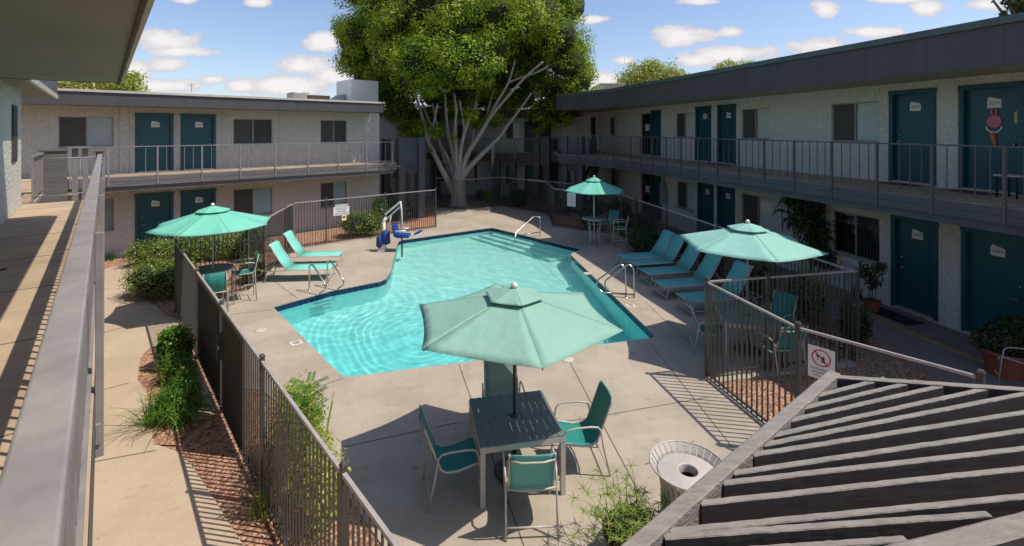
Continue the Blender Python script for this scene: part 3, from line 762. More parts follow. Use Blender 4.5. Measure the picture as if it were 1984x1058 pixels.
mb = MB(TL)
for s in (sl(222)+.12, sl(258)-.1, sl(341), sl(430), sl(540), sl(700)): mb.box(s-.004, s+.004, -.001, .003, 2.2, 5.3)
mb.build('stucco_joint', M['screen'], wall)
for i, (a, b) in enumerate(ld):
    add_door(TL, root, a, b, DKL+.02, DKL+2.12, ('2006','2007')[i], ('left','right')[i])
    add_door(TL, root, a, b, .06, 2.16, ('1006','1007')[i], ('left','right')[i], 'lever')
add_window(TL, root, *lw[0], DKL+.97, DKL+2.0); add_window(TL, root, *lw[1], DKL+.97, DKL+2.0, 'slats'); add_window(TL, root, *lw[2], DKL+.97, DKL+2.0, 'slats')
add_window(TL, root, *lw[1], .98, 2.1); add_window(TL, root, *lw[2], .98, 2.1); add_window(TL, root, sl(190), sl(221), 1.0, 2.1)
# walkway slab, boards and beam
DE = s_of(768, (TL @ Vector((0,te,0))).xy, WL_D)
mb = MB(TL); mb.box(S0-1, DE, .002, te, DKL-.16, DKL); mb.box(DE-1.2, DE, -2.6, .0, DKL-.16, DKL-.002); deck = mb.build('walkway', M['deckfloor'], root)
mb = MB(TL); mb.box(S0-1, DE-.003, te, te+.045, DKL-.17, DKL-.02); mb.box(S0-1, DE-.003, te, te+.045, DKL-.335, DKL-.18); mb.build('edge_board', M['board'], deck)
mb = MB(TL); mb.box(S0-1, DE-.1, te-.16, te-.02, DKL-.50, DKL-.162); mb.build('edge_beam', M['board'], deck)
mb = MB(TL); mb.box(S0, WEND+.4, .003, te-.162, DKL-.22, DKL-.165); mb.build('underside', M['soffit'], deck)
# roof: soffit, fascia, pale drip edge
to = te+.06; RE = s_of(741, (TL @ Vector((0,to,0))).xy, WL_D)
mb = MB(TL); mb.box(S0-1, RE, -9, to-.06, 5.33, 5.40); mb.add([(S0-1,-9,5.72),(RE,-9,5.72),(RE,to-.1,5.72),(S0-1,to-.1,5.72)], [(0,1,2,3)]); roof = mb.build('roof', M['soffit'], root)
mb = MB(TL); mb.box(S0-1, RE, to-.06, to, 5.31, 5.715); mb.box(RE, RE+.06, -9, to, 5.31, 5.715); mb.build('fascia', M['fascia'], roof)
mb = MB(TL); mb.box(S0-1, RE+.11, to-.2, to+.05, 5.718, 5.795); mb.box(RE-.1, RE+.12, -9, to+.05, 5.717, 5.79); mb.build('drip_edge', M['trim_light'], roof)
mb = MB(TL); mb.add([(S0-1,-9,5.74),(RE,-9,5.74),(RE,to-.2,5.74),(S0-1,to-.2,5.74)], [(0,1,2,3)]); mb.build('roof_membrane', M['roofing'], roof)
sle = lambda px: s_of(px, (TL @ Vector((0,te,0))).xy, WL_D)
pl_ = [sle(x) for x in (136,210,305,391,465,533,596,655,709,759)]
railing(TL, root, pl_, sle(136), DE-.1, te, DKL, 1.0, .29)

# things on its roof
t = thing('air_conditioner', 'pale rooftop condenser with a dark red grille beside it on the left roof', 'air conditioner', tuple(TL @ Vector((sl(600),-1.6,5.75))))
sb2 = lambda px: s_of(px, (TL @ Vector((0,-1.6,0))).xy, WL_D)
a, b, c = sb2(568), sb2(592), sb2(622)
mb = MB(TL); mb.box(a-.1, b, -2.2, -1.3, 5.78, 6.26); mb.box(b-.05, b+.2, -2.1, -1.6, 6.26, 6.32); mb.build('cabinet', M['galv'], t, bevel=.02)
mb = MB(TL); mb.box(b+.02, c+.3, -2.1, -1.25, 5.78, 6.16)
for i in range(12): mb.box(b+.05+i*(c+.25-b)/12, b+.07+i*(c+.25-b)/12, -1.25, -1.235, 5.82, 6.12)
mb.build('grille', M['ac_dark'], t)
t = thing('rooftop_box', 'pale plastered box standing on the left roof next to the big tree', 'roof structure', tuple(TL @ Vector((sl(700),-2,5.75))))
mb = MB(TL); mb.box(sb2(680), sb2(733), -3.4, -1.6, 5.76, 7.08); mb.build('wall', M['white'], t)
mb = MB(TL); mb.add([(sb2(645),-2.2,5.76),(sb2(679),-2.2,5.76),(sb2(679),-2.2,6.35),(sb2(645),-3.4,5.76),(sb2(679),-3.4,5.76),(sb2(679),-3.4,6.35)], [(0,1,2),(5,4,3),(0,2,5,3)]); mb.build('duct_slope', M['galv'], t)
t = tag(recentre(MB().tube([P(371,178,21), P(371,158,21)], .012, 5).bar(P(364,163,21), P(378,163,21), .02).bar(P(366,167,21), P(376,167,21), .02).build('antenna', M['galv'])), 'thin aerial standing up from the left roof', 'antenna')

# ------------------------------------------------------------------ right wing
DKR = 3.18
sr = lambda px: s_of(px, WR_O, WR_D)
root = thing('motel_wing', 'long stucco wing along the right side with teal doors and a dark railing in shade', 'building', (11,16,0))
S1 = 29.0; WS = sr(1158)
ud = [((1349,1377),'2037','left'), ((1391.5,1425),'2036','right'), ((1726,1811),'2035','left'), ((1862,1981),'2034','right')]
uw = [((1310,1341),'dark_light'), ((1437,1490),'dark_light'), ((1611,1703),'dark_light'), ((1181,1196),'dark_light')]
ldd = [((1353,1382),'1037','left'), ((1391,1423),'1036','right'), ((1730,1815),'1035','left'), ((1867,1990),'1034','right')]
lww = [((1312,1345),), ((1437,1500),), ((1613,1704),), ((1183,1196),)]
TD = 2.26
ops = [(sr(a), sr(b), DKR+.03, DKR+TD) for (a, b), _, _ in ud] + [(sr(a), sr(b), .08, .08+TD) for (a, b), _, _ in ldd]
ops += [(sr(a), sr(b), DKR+1.0, DKR+2.08) for (a, b), _ in uw] + [(sr(a), sr(b), 1.02, 2.2) for ((a, b),) in lww]
sf = [(sr(1240), sr(1260), DKR+.03, DKR+2.2), (sr(1240), sr(1260), .06, 2.3), (sr(1262), sr(1280), DKR+.03, DKR+TD), (sr(1262), sr(1281), .06, 2.35), (sr(1150.5)+.0, sr(1157), DKR+.03, DKR+2.15)]
ops += sf[:4]
mb = MB(TR); wall_skin(mb, WS, S1, 0, 5.66, ops); mb.add([(S1,0,0),(S1,-9,0),(S1,-9,5.66),(S1,0,5.66)], [(0,1,2,3)])
wall = mb.build('wall', M['stucco_green'], root)
pc = TR @ Vector((WS,0,0)); pe = Vector((3.25, 31.4, 0)); dv = (pe-pc).xy; LW = dv.length
TE = frame((pc.x,pc.y), dv); 
if (TE @ Vector((0,1,0)) - TE @ Vector((0,0,0))).y > 0: TE = frame((pc.x,pc.y), dv, flip=True)
mb = MB(TE); wall_skin(mb, 0, LW, 0, 5.66, [(.12,.42,DKR+.03,DKR+2.15),(.12,.45,.05,2.2)]); mb.box(LW*.52, LW*.62, .0, .03, DKR+.9, DKR+1.95); mb.build('end_wall', M['stucco'], root)
mb = MB(TE); mb.box(.12, .42, -.158, -.12, DKR+.03, DKR+2.15); mb.box(.12,.45,-.158,-.12,.05,2.2); mb.build('door', M['dark'], root)
mb = MB(TE); mb.box(LW*.36, LW*.62, .002, .05, DKR+.85, DKR+1.95); mb.build('notice_board', M['trim_light'], root)
mb = MB(TR)
for s in (sr(1426)+.15, sr(1505), sr(1703)+.02, sr(1728)-.06, sr(1811)+.05, sr(1862)-.12, sr(1975)+.1): mb.box(s-.004, s+.004, -.001, .003, DKR+TD+.05, 5.6)
mb.build('stucco_joint', M['screen'], wall)
drs = {}
for (a, b), num, lv in ud: drs[num] = add_door(TR, root, sr(a), sr(b), DKR+.03, DKR+TD, num, lv)
for (a, b), num, lv in ldd: drs[num] = add_door(TR, root, sr(a), sr(b), .08, .08+TD, num, lv, 'lever')
for (a, b), k in uw: add_window(TR, root, sr(a), sr(b), DKR+1.0, DKR+2.08, k)
for ((a, b),) in lww: add_window(TR, root, sr(a), sr(b), 1.02, 2.2, 'dark' if a == 1613 else 'dark_light')
for (a, b, c, d) in sf[2:4]: add_door(TR, root, a, b, c, d, None, 'left')
for (a, b, c, d) in sf[:2]:
    mb = MB(TR)
    for x0, x1, y0, y1 in ((a,b,c,c+.06),(a,b,d-.06,d),(a,a+.08,c,d),(b-.08,b,c,d)): mb.box(x0,x1,-.12,-.06,y0,y1)
    w = mb.build('glazed_door', M['mullion'], root); mb = MB(TR); mb.add([(a,-.09,c),(b,-.09,c),(b,-.09,d),(a,-.09,d)], [(0,1,2,3)]); mb.build('pane', M['glass'], w)
    mb = MB(TR); mb.add([(a,-.13,c),(b,-.13,c),(b,-.13,d),(a,-.13,d)], [(0,1,2,3)]); mb.build('dark_interior', M['dark'], w)
    mb = MB(TR); q = (b-a); mb.box(a+q*.4, b-q*.25, -.085, -.08, c+1.25, c+1.6); mb.build('notice', M['sign'], w)
# walkway edge line and its bend
E1 = Vector((10.59-.264*2.0, 2.0)); BE = Vector((4.78, 22.3)); E3 = Vector((3.35, 24.9)); E4 = Vector((2.5, 25.9))
inner0 = TR @ Vector((S1,0,0)); inner1 = pc; inner2 = pe
deck_pts = [tuple(E1), tuple(BE), tuple(E3), tuple(E4), (2.6,31.2), tuple(inner2.xy), tuple((inner1).xy), tuple(inner0.xy)]
# keep clear of the wall plane by 3 mm
off = (TR.to_3x3() @ Vector((0,1,0)))*.003
deck_pts = [(x, y) for x, y in deck_pts[:4]] + [(2.6,31.2),(pe.x,pe.y-.01),(pc.x+off.x,pc.y-.01),(inner0.x+off.x, inner0.y+off.y)]
mb = MB(); mb.poly(deck_pts, DKR-.12, DKR); deck = mb.build('walkway', M['deckfloor'], root)
def strip(pts, z0, z1, th, m, name, par, o=0.0):
    """board following an edge polyline (xy), thickness th, shifted by o to the left of travel"""
    mb = MB(); off_ = []
    n_ = len(pts); P2 = [Vector(p) for p in pts]
    for i in range(n_):
        d1 = (P2[min(i+1,n_-1)]-P2[min(i,n_-2)]).normalized(); d0 = (P2[max(i,1)]-P2[max(i-1,0)]).normalized(); b = Vector((-(d1+d0).y, (d1+d0).x)).normalized(); b = b/max(.5, b.dot(Vector((-d1.y,d1.x)))); off_.append(b)
    for i in range(n_-1):
        a0, a1 = P2[i]+off_[i]*o, P2[i+1]+off_[i+1]*o; b0, b1 = P2[i]+off_[i]*(o+th), P2[i+1]+off_[i+1]*(o+th)
        mb.add([(*a0,z0),(*a1,z0),(*b1,z0),(*b0,z0),(*a0,z1),(*a1,z1),(*b1,z1),(*b0,z1)], [(0,3,2,1),(4,5,6,7),(0,1,5,4),(2,3,7,6),(1,2,6,5),(3,0,4,7)])
    return mb.build(name, m, par)
edge = [tuple(E1), tuple(BE), tuple(E3), tuple(E4)]
strip(edge, DKR-.145, DKR-.015, .045, M['slate'], 'edge_board', deck, .0)
strip(edge, DKR-.29, DKR-.15, .045, M['slate'], 'edge_board', deck, .0)
strip(edge, DKR-.46, DKR-.123, .12, M['slate'], 'edge_beam', deck, -.17)
mb = MB(); mb.poly([(x+.25 if i<4 else x, y) for i,(x, y) in enumerate(deck_pts)], DKR-.18, DKR-.125); mb.build('underside', M['soffit'], deck)
# roof
fe = [tuple(Vector(p)+Vector((-.05,0))) for p in edge]
rp = [fe[0], fe[1], fe[2], fe[3], (2.4,33), (5.8,41), (16,39), (19,2)]
mb = MB(); mb.poly(rp, 5.665, 5.72); mb.poly(rp, 6.36, 6.37); roof = mb.build('roof', M['soffit'], root)
strip(fe, 5.60, 6.33, .05, M['fascia'], 'fascia', roof, .0)
strip([fe[3],(2.35,33)], 5.60, 6.33, .05, M['fascia'], 'fascia', roof, .0)
strip(fe, 6.30, 6.43, .06, M['trim_green'], 'drip_edge', roof, .052)
mb = MB()
P2 = [Vector(p) for p in fe]
d = (P2[1]-P2[0]).normalized(); nn = Vector((-d.y, d.x))
for i in range(1, 17):
    p = P2[0] + d*(i*1.22+.3); mb.bar((p.x+nn.x*.052, p.y+nn.y*.052, 5.61), (p.x+nn.x*.052, p.y+nn.y*.052, 6.29), .012, .008)
mb.build('fascia_batten', M['trim_green'], roof)
# railing on the edge
d = (BE-E1).normalized(); TRE = Matrix(((d.x, -d.y, 0, E1.x), (d.y, d.x, 0, E1.y), (0,0,1,0), (0,0,0,1)))
ser = lambda px: s_of(px, E1, d)
pp = [ser(x) for x in (1950,1809,1702,1614,1541,1483,1434,1392,1355,1321.5,1293)] + [ser(1266), ser(1243), ser(1224)]
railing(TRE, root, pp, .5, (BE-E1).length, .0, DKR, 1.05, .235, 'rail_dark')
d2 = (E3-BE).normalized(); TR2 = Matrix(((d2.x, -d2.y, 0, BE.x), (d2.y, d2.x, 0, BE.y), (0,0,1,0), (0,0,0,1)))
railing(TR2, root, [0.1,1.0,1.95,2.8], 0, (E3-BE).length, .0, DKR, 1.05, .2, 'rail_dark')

def at_wall(T, s, t, z): return T @ Vector((s, t, z))
# door 2034 decorations
dt = -.12+.045+.004; sc = (sr(1862)+sr(1981))/2; sx = sc + .03
t = thing('door_wreath', 'pink bunny eared wreath with an orange carrot hanging on the upper right door', 'door decoration', tuple(at_wall(TR, sx, .02, DKR+1.2)))
mb = MB(TR @ Matrix.Translation((sx, -.07, DKR+1.50)) @ Matrix.Rotation(R(-90), 4, 'X')); mb.lathe([(.135,0),(.14,.012),(.12,.025),(0,.03)], 24, cap=False); mb.build('wreath_disc', M['pink'], t)
mb = MB(TR)
for q in (-1, 1): mb.tube([(sx+q*.02,-.06,DKR+1.62),(sx+q*.045,-.055,DKR+1.72),(sx+q*.03,-.055,DKR+1.80)], [.015,.022,.006], 8)
mb.build('bunny_ear', M['pink'], t)
mb = MB(TR); mb.tube([(sx+.135*math.cos(R(a)), -.06, DKR+1.40+.13*math.sin(R(a))) for a in range(180, 361, 15)], .016, 8); mb.build('bead_loop', M['sign'], t)
mb = MB(TR); mb.tube([(sx-.03,-.06,DKR+1.26),(sx,-.055,DKR+1.1),(sx+.045,-.06,DKR+.94)], [.055,.04,.006], 10); mb.build('carrot', M['orange'], t)
c = sr(1973); mb = MB(TR); mb.box(c-.1, c+.09, -.07, -.055, DKR+1.46, DKR+1.68); mb.box(c-.06, c+.05, -.07, -.055, DKR+1.68, DKR+1.73); mb.cur = 1; mb.tube([(c-.06,-.05,DKR+1.58),(c,-.05,DKR+1.53),(c+.05,-.05,DKR+1.6)], .01, 6)
tag(recentre(mb.build('door_hanger', [M['yellow'], M['orange']])), 'small yellow card hanging above the knob of the wreathed door', 'door hanger')
def floor_mat(name, T, s0, s1, t0, t1, z, m, label): return tag(recentre(MB(T).box(s0, s1, t0, t1, z+.001, z+.016).build(name, m, bevel=.004)), label, 'doormat')
floor_mat('doormat', TR, sr(1866), sr(1950), .12, .62, DKR, M['brownmat'], 'brown doormat in front of the upper door with the wreath')
floor_mat('doormat', TR, sr(1733), sr(1800), .12, .55, DKR, M['brownmat'], 'thin brown doormat before upper right door 2035')
floor_mat('doormat', TR, sr(1735)-.15, sr(1812), .3, .82, .02, M['mat'], 'black rubber doormat before ground floor door 1035')
floor_mat('doormat', TR, sr(1392), sr(1424), .12, .5, DKR, M['mat'], 'dark doormat before the upper door left of the sliding window')
t = thing('stool', 'small wooden topped stool on the upper walkway at the right edge', 'stool', tuple(at_wall(TR, sr(1975), .7, DKR)))
a = sr(1985); mb = MB(TR); a += .12; mb.box(a-.2, a+.2, .3, .7, DKR+.42, DKR+.45); mb.build('seat', M['trim_light'], t)
for x in (-.16,.16):
    for y in (.34,.66): mb = MB(TR); mb.tube([(a+x,y,DKR),(a+x,y,DKR+.42)], .018, 6); mb.build('leg', M['black'], t)
# dark palm frond shapes on the wall, lower right
t = thing('wall_fronds', 'dark palm frond shapes on the lower right wall', 'wall ornament', tuple(at_wall(TR, sr(1525), .03, 1.5)))
mb = MB(TR); c = sr(1525)
for (bx, bz, k) in ((c-.2,1.6,1.0),(c+.25,1.45,.9),(c+.05,1.95,1.1)):
    for a in (20,50,80,110,140,170):
        pts = [(bx+q*k*.5*math.cos(R(a)), .03, bz+.25*k+q*k*.35*math.sin(R(a))-.35*k*q*q) for q in (0,.25,.5,.75,1)]; mb.tube(pts, [.014,.013,.012,.01,.005], 5)
    mb.tube([(bx,.03,bz+.25*k),(bx+.04,.03,bz-.4*k)], .012, 5)
mb.build('frond', M['fence'], t)
# electric meter / firebox on lower wall
t = thing('payphone_box', 'pale wall box with pipe between far teal door and barred window', 'utility box', tuple(at_wall(TR, sr(1290), .1, 1)))
c = sr(1290); mb = MB(TR); mb.box(c-.22, c+.22, .002, .2, .95, 1.75); mb.box(c-.14,c+.14,.002,.24,1.78,2.0); mb.build('case', M['mullion'], t, bevel=.01)
mb = MB(TR); mb.tube([(c-.1,.06,2.0),(c-.1,.06,2.5)], .03, 6); mb.build('conduit', M['mullion'], t)

# ------------------------------------------------------------------ back wing
BO, BD = (-8.6, 35.2), Vector((.955,-.297)).normalized()
TB = frame(BO, BD)
if (TB @ Vector((0,1,0)) - TB @ Vector((0,0,0))).y > 0: TB = frame(BO, BD, flip=True)
sb_ = lambda px: s_of(px, BO, BD)
root = thing('motel_wing', 'shaded two storey wing behind the big tree with a sunlit walkway', 'building', (-2,34,0))
wt = 0; SE = sb_(1100)
ops = [(sb_(1017), sb_(1038), 3.0, 5.05), (sb_(1018), sb_(1040), .05, 2.15), (sb_(980), sb_(1007), 3.9, 5.0), (sb_(885), sb_(905), 3.9, 4.9), (sb_(1048), sb_(1066), 3.0, 5.05), (sb_(918), sb_(930), .9, 2.1), (sb_(850), sb_(872), .9, 2.1), (sb_(980), sb_(1003), .9, 2.1)]
mb = MB(TB); wall_skin(mb, -1.2, SE, 0, 5.4, ops); wall = mb.build('wall', M['stucco'], root)
for i in (0, 1, 4): add_door(TB, root, *ops[i], None)
for i in (2, 3, 5, 6, 7): add_window(TB, root, *ops[i])
mb = MB(TB); mb.box(-1.2, SE, .003, 1.5, 2.82, 2.98); deck = mb.build('walkway', M['deckfloor'], root)
mb = MB(TB); mb.box(-1.2, SE, 1.5, 1.55, 2.5, 2.96); mb.build('edge_board', M['fascia'], deck)
mb = MB(TB); mb.box(-1.5, SE+1, -8, 1.45, 5.40, 5.46); roof = mb.build('roof', M['soffit'], root)
mb = MB(TB); mb.box(-1.5, SE+1, 1.45, 1.52, 5.28, 5.78); mb.build('fascia', M['fascia'], roof)
mb = MB(TB); mb.box(-1.5, SE+1, -8, 1.4, 5.78, 5.82); mb.build('roof_membrane', M['roofing'], roof)
mb = MB(TB); mb.box(sb_(935), sb_(990), -2.2, -.4, 5.83, 6.5); mb.build('parapet', M['roofing'], roof)
mb = MB(TB); mb.box(sb_(960), sb_(985), 1.1, 1.3, 5.1, 5.3); mb.build('soffit_sun_patch', M['trim_light'], root)  # pale bar standing in for the bright sunlit soffit
railing(TB, root, [sb_(x) for x in (835,870,905,940,975,1010,1045,1080)], -1, SE, 1.5, 2.98, .98, .2, 'rail')
# posts of the back wing
for px in (862, 975, 1005):
    s = sb_(px); mb = MB(TB); mb.box(s-.22, s+.22, 1.2, 1.5, 0, 2.5); mb.build('pier', M['slate'], root)
t = thing('patio_umbrella', 'closed pale umbrella leaning on the far upper railing', 'umbrella', tuple(at_wall(TB, sb_(972), 1.75, 2.4)))
c = sb_(972); mb = MB(TB); mb.tube([(c,1.75,4.0),(c,1.75,3.85),(c-.02,1.75,2.7),(c-.03,1.75,1.9)], [.1,.17,.12,.03], 8); mb.build('canopy', M['trim_light'], t)
mb = MB(TB); mb.tube([(c,1.75,4.05),(c-.04,1.75,1.4)], .02, 6); mb.build('pole', M['pole_dark'], t)
# stucco block between left wing and back wing
t = thing('stucco_annex', 'plain stucco block behind the left wing, next to the tree', 'building', (-8.6,30,0))
a, b = P(737,300,30), P(769,300,30); mb = MB(); mb.add([(a.x-3,30.0,0),(b.x,30,0),(b.x+.25,30.2,0),(-4.9,34.6,0),(-14,34.6,0),(a.x-3,30,5.75),(b.x,30,5.75),(b.x+.25,30.2,5.75),(-4.9,34.6,5.75),(-14,34.6,5.75)], [(0,1,6,5),(1,2,7,6),(2,3,8,7),(3,4,9,8),(4,0,5,9),(5,6,7,8,9)])
mb.build('wall', M['stucco'], t)
a = P(769,300,30.1); mb = MB(); mb.bar((a.x-3.2,29.95,5.6),(a.x+.1,29.95,5.6),.1,.35); mb.build('fascia', M['fascia'], t)
# pale parapet building beyond the right wing
t = thing('roof_parapet_block', 'sandy parapet block rising behind the far end of the right wing', 'building', (5,43,0))
a, b, c, d_ = P(1120,185,42), P(1162,180,42), P(1210,170,42), P(1222,182,42)
mb = MB(); mb.box(a.x-.5, b.x, 42, 47, 0, a.z+.35); mb.box(b.x, c.x, 42.05, 47, 0, b.z+.75); mb.box(c.x, d_.x, 42.3, 47, 0, c.z-.2); mb.build('wall', M['roofing'], t)
mb = MB(); mb.box(a.x-.6, b.x-.01, 41.9, 47, a.z+.352, a.z+.45); mb.box(b.x, c.x+.1, 41.9, 47, b.z+.752, b.z+.85); mb.build('coping', M['stucco'], t)

# ------------------------------------------------------------------ stair towers (slate screens)
def stair_tower(label, p0, p1, ztop, depth=1.6, open_right=False, m='slate', post=.36):
    p0 = Vector(p0); p1 = Vector(p1); d = (p1-p0).normalized(); n_ = Vector((d.y,-d.x))
    if n_.y > 0: n_ = -n_
    T = Matrix(((d.x,n_.x,0,p0.x),(d.y,n_.y,0,p0.y),(0,0,1,0),(0,0,0,1))); L_ = (p1-p0).length
    t = thing('stair_tower', label, 'stair tower', (p0.x,p0.y,0), 0, 'slate stair towers')
    for s in (0, L_-post): mb = MB(T); mb.box(s, s+post, -.2, .2, 0, ztop); mb.build('post', M[m], t)
    mb = MB(T); mb.box(post, L_-post, -.06, .06, 2.75, ztop-.03); mb.build('screen_panel', M[m], t)
    mb = MB(T); mb.box(post, L_-post, -.1, .1, 2.3, 2.749); mb.build('beam', M['fascia'], t)
    mb = MB(T); mb.box(0, post, -depth, -depth+.3, 0, ztop-.1); mb.box(L_-post, L_, -depth, -depth+.3, 0, ztop-.1); mb.build('rear_post', M['fascia'], t)
    k = 12
    mb = MB(T)
    for i in range(k): mb.box(post+.02, L_-post-.02, -.25-i*.25-.28, -.25-i*.25, .245*(i+1)-.05, .245*(i+1))
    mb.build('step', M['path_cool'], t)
    mb = MB(T)
    for s in (post+.0, L_-post-.05):
        mb.add([(s,-.2,0),(s+.05,-.2,0),(s+.05,-3.3,2.95),(s,-3.3,2.95),(s,-.2,.35),(s+.05,-.2,.35),(s+.05,-3.3,3.25),(s,-3.3,3.25)], [(0,1,2,3),(7,6,5,4),(0,4,5,1),(1,5,6,2),(2,6,7,3),(3,7,4,0)])
    mb.build('stringer', M['fascia'], t)
    return t
stair_tower('blue grey stair tower at the right end of the left wing walkway', P(769,300,23.9).xy, P(819,300,24.9).xy, 4.12)
stair_tower('dark stair tower at the far end of the right wing walkway', P(1092,300,26.3).xy, P(1131,300,25.6).xy, 4.14, post=.3)
stair_tower('nearly black stair tower in front of the back wing', P(1034,300,30.3).xy, P(1066,300,29.9).xy, 4.1, m='fascia', post=.42)
# open stair rail between tower and the left wing

# ------------------------------------------------------------------ near wing (the walkway the photo is taken from)
TN = Matrix(((DL.x, NL.x, 0, 0), (DL.y, NL.y, 0, 0), (0,0,1,0), (0,0,0,1)))     # s = along, t = out to the right
def NW(s, t, z=0): return TN @ Vector((s, t, z))
DK = 2.96
root = thing('motel_wing', 'near stucco wing at the left edge with overhanging soffit and thick grey rail', 'building', (-3,2,0))
mb = MB(TN); mb.add([(-4,-1.29,0),(13.8,-1.29,0),(13.8,-1.29,5.4),(-4,-1.29,5.4),(-4,-9,0),(13.8,-9,0),(13.8,-9,5.4),(-4,-9,5.4)], [(0,1,2,3),(1,5,6,2),(4,0,3,7)])
wall = mb.build('wall', M['stucco_green'], root)
a0, a1 = s_of(22, NW(0,-1.29).xy, DL), s_of(31, NW(0,-1.29).xy, DL)
mb = MB(TN); mb.box(a0, a1, -1.287, -1.27, DK+.95, DK+2.0); mb.box(a0+.05, a1-.05, -1.269, -1.262, DK+1.0, DK+1.95); mb.build('window', [M['screen']], root)
mb = MB(TN); mb.box(-3, 14.15, -1.286, -.05, DK-.14, DK); deck = mb.build('walkway', M['deckfloor'], root)
mb = MB(TN)
for s in (1.9,3.5,5.0,6.6,8.2,9.9,11.6,13.2): mb.box(s-.005, s+.005, -1.28, -.06, DK+.0005, DK+.003)
mb.build('score_joint', M['joint'], deck)
mb = MB(TN); mb.box(-3, 14.15, -.048, -.004-.04, DK-.34, DK-.012); mb.box(14.152, 14.2, -1.28, -.05, DK-.34, DK-.01); mb.build('edge_board', M['rail_dark'], deck)
mb = MB(TN); mb.box(-3, 14.1, -.30, -.06, DK-.55, DK-.142); mb.build('edge_beam', M['board'], deck)
# floor drain
c = G(2, 523, DK); mb = MB(); mb.lathe([(.05,0.0),(.05,.004),(.045,.006)], 14, (c.x,c.y,DK)); mb.build('floor_drain', M['black'], deck)
mb = MB(TN); mb.box(-3, 14.4, -.126, -.046, DK+.945, DK+1.0); cap = mb.build('railing', M['rail_cap'], root, bevel=.006)
for s in (3.75,5.9,8.05,10.2,12.3,14.3):
    mb = MB(TN); mb.box(s-.025, s+.025, -.045, -.005, DK-.38, DK+.935); mb.box(s-.04, s+.04, -.044, -.018, DK-.30, DK-.18); mb.build('post', M['rail'], cap, bevel=.003)
mb = MB(TN); mb.box(-3, 14.3, -.10, -.06, DK+.08, DK+.11); mb.box(-3, 14.3, -.11,-.065, DK+.86, DK+.90)
s = -2.9
while s < 14.2: mb.box(s-.0075, s+.0075, -.092, -.077, DK+.108, DK+.862); s += .125
mb.build('baluster_panel', M['rail'], cap)
# landing and guard at its end
mb = MB(TN); mb.poly([(13.8,-6),(20.3,-6),(20.3,-1.15),(13.8,-1.15)], DK-.14, DK-.001); land = mb.build('landing', M['deckfloor'], root)
mb = MB(TN); mb.box(14.16, 17.0, -1.148, -1.10, DK-.34, DK-.01); mb.build('edge_board', M['board'], land)
r = MB(TN).box(14.2, 16.2, -1.19, -1.12, DK+.96, DK+1.0).box(14.2,14.24,-1.18,-1.14,DK-.1,DK+.96).box(16.16,16.2,-1.18,-1.14,DK-.1,DK+.96).box(14.2,16.2,-1.17,-1.15,DK+.1,DK+.13).build('guard_rail', M['rail'], root)
mb = MB(TN)
for i in range(1,12): mb.box(14.2+i*.167-.008, 14.2+i*.167+.008, -1.168, -1.152, DK+.13, DK+.96)
mb.build('baluster_panel', M['rail'], r)
mb = MB(TN); mb.box(16.25, 16.33, -1.2, -.72, DK-.9, DK+1.02); mb.box(16.22, 16.36, -1.25, -.68, DK+1.022, DK+1.06); mb.build('guard_panel', M['board'], root)
mb = MB(TN)
for t0 in (-.66,-.46): mb.box(17.0, 17.12, t0, t0+.12, DK-1.2, DK+1.06)
mb.box(16.9, 17.2, -.75, -.28, DK+1.062, DK+1.10); mb.build('stair_post', M['rail'], root)
mb = MB(TN); mb.tube([(14.3,-1.14,DK+.93),(14.3,-.1,DK+.93)], .014, 6); mb.tube([(14.3,-1.14,DK+.12),(14.3,-.1,DK+.12)], .014, 6); mb.tube([(14.3,-.42,DK-.0),(14.3,-.42,DK+.93)], .008, 6); mb.build('cross_rail', M['rail'], root)
mb = MB(TN); mb.box(14.42, 14.54, -.16, -.03, DK-.5, DK+1.03); mb.box(14.40, 14.56, -.19, .0, DK+1.032, DK+1.06); mb.build('end_post', M['fence'], root)
# stairs going down from the landing
mb = MB(TN)
for i in range(12): mb.box(17.1+.25*(i-6), 17.1+.25*(i-6)+.28, -1.08, -.2, DK-.245*(12-i)-.05, DK-.245*(12-i)) if i > 8 else None
mb.build('stair_tread', M['path_cool'], root)
# roof over it
mb = MB(TN); mb.box(-4, 10.8, -9, .2, 5.31, 5.5); roof = mb.build('roof', M['soffit'], root)
mb = MB(TN); mb.box(-4, 10.84, .202, .235, 5.30, 5.52); mb.build('drip_edge', M['trim_light'], roof)
mb = MB(TN); mb.box(-4, 10.8, .17, .198, 5.285, 5.309); mb.build('edge_seam', M['bark_dark'], roof)
mb = MB(TN); mb.box(10.803, 10.84, -9, .2, 5.305, 5.75); mb.build('end_fascia', M['fascia'], roof)
mb = MB(TN); mb.box(10.85, 17.0, -7, -.98, 5.312, 5.42); r2 = mb.build('roof', M['soffit'], root)
mb = MB(TN); mb.box(10.85, 17.0, -.978, -.92, 5.295, 5.40); mb.build('drip_edge', M['trim_light'], r2)
mb = MB(TN); mb.box(10.85, 17.0, -.978, -.935, 5.402, 5.80); mb.build('fascia', M['fascia'], r2)

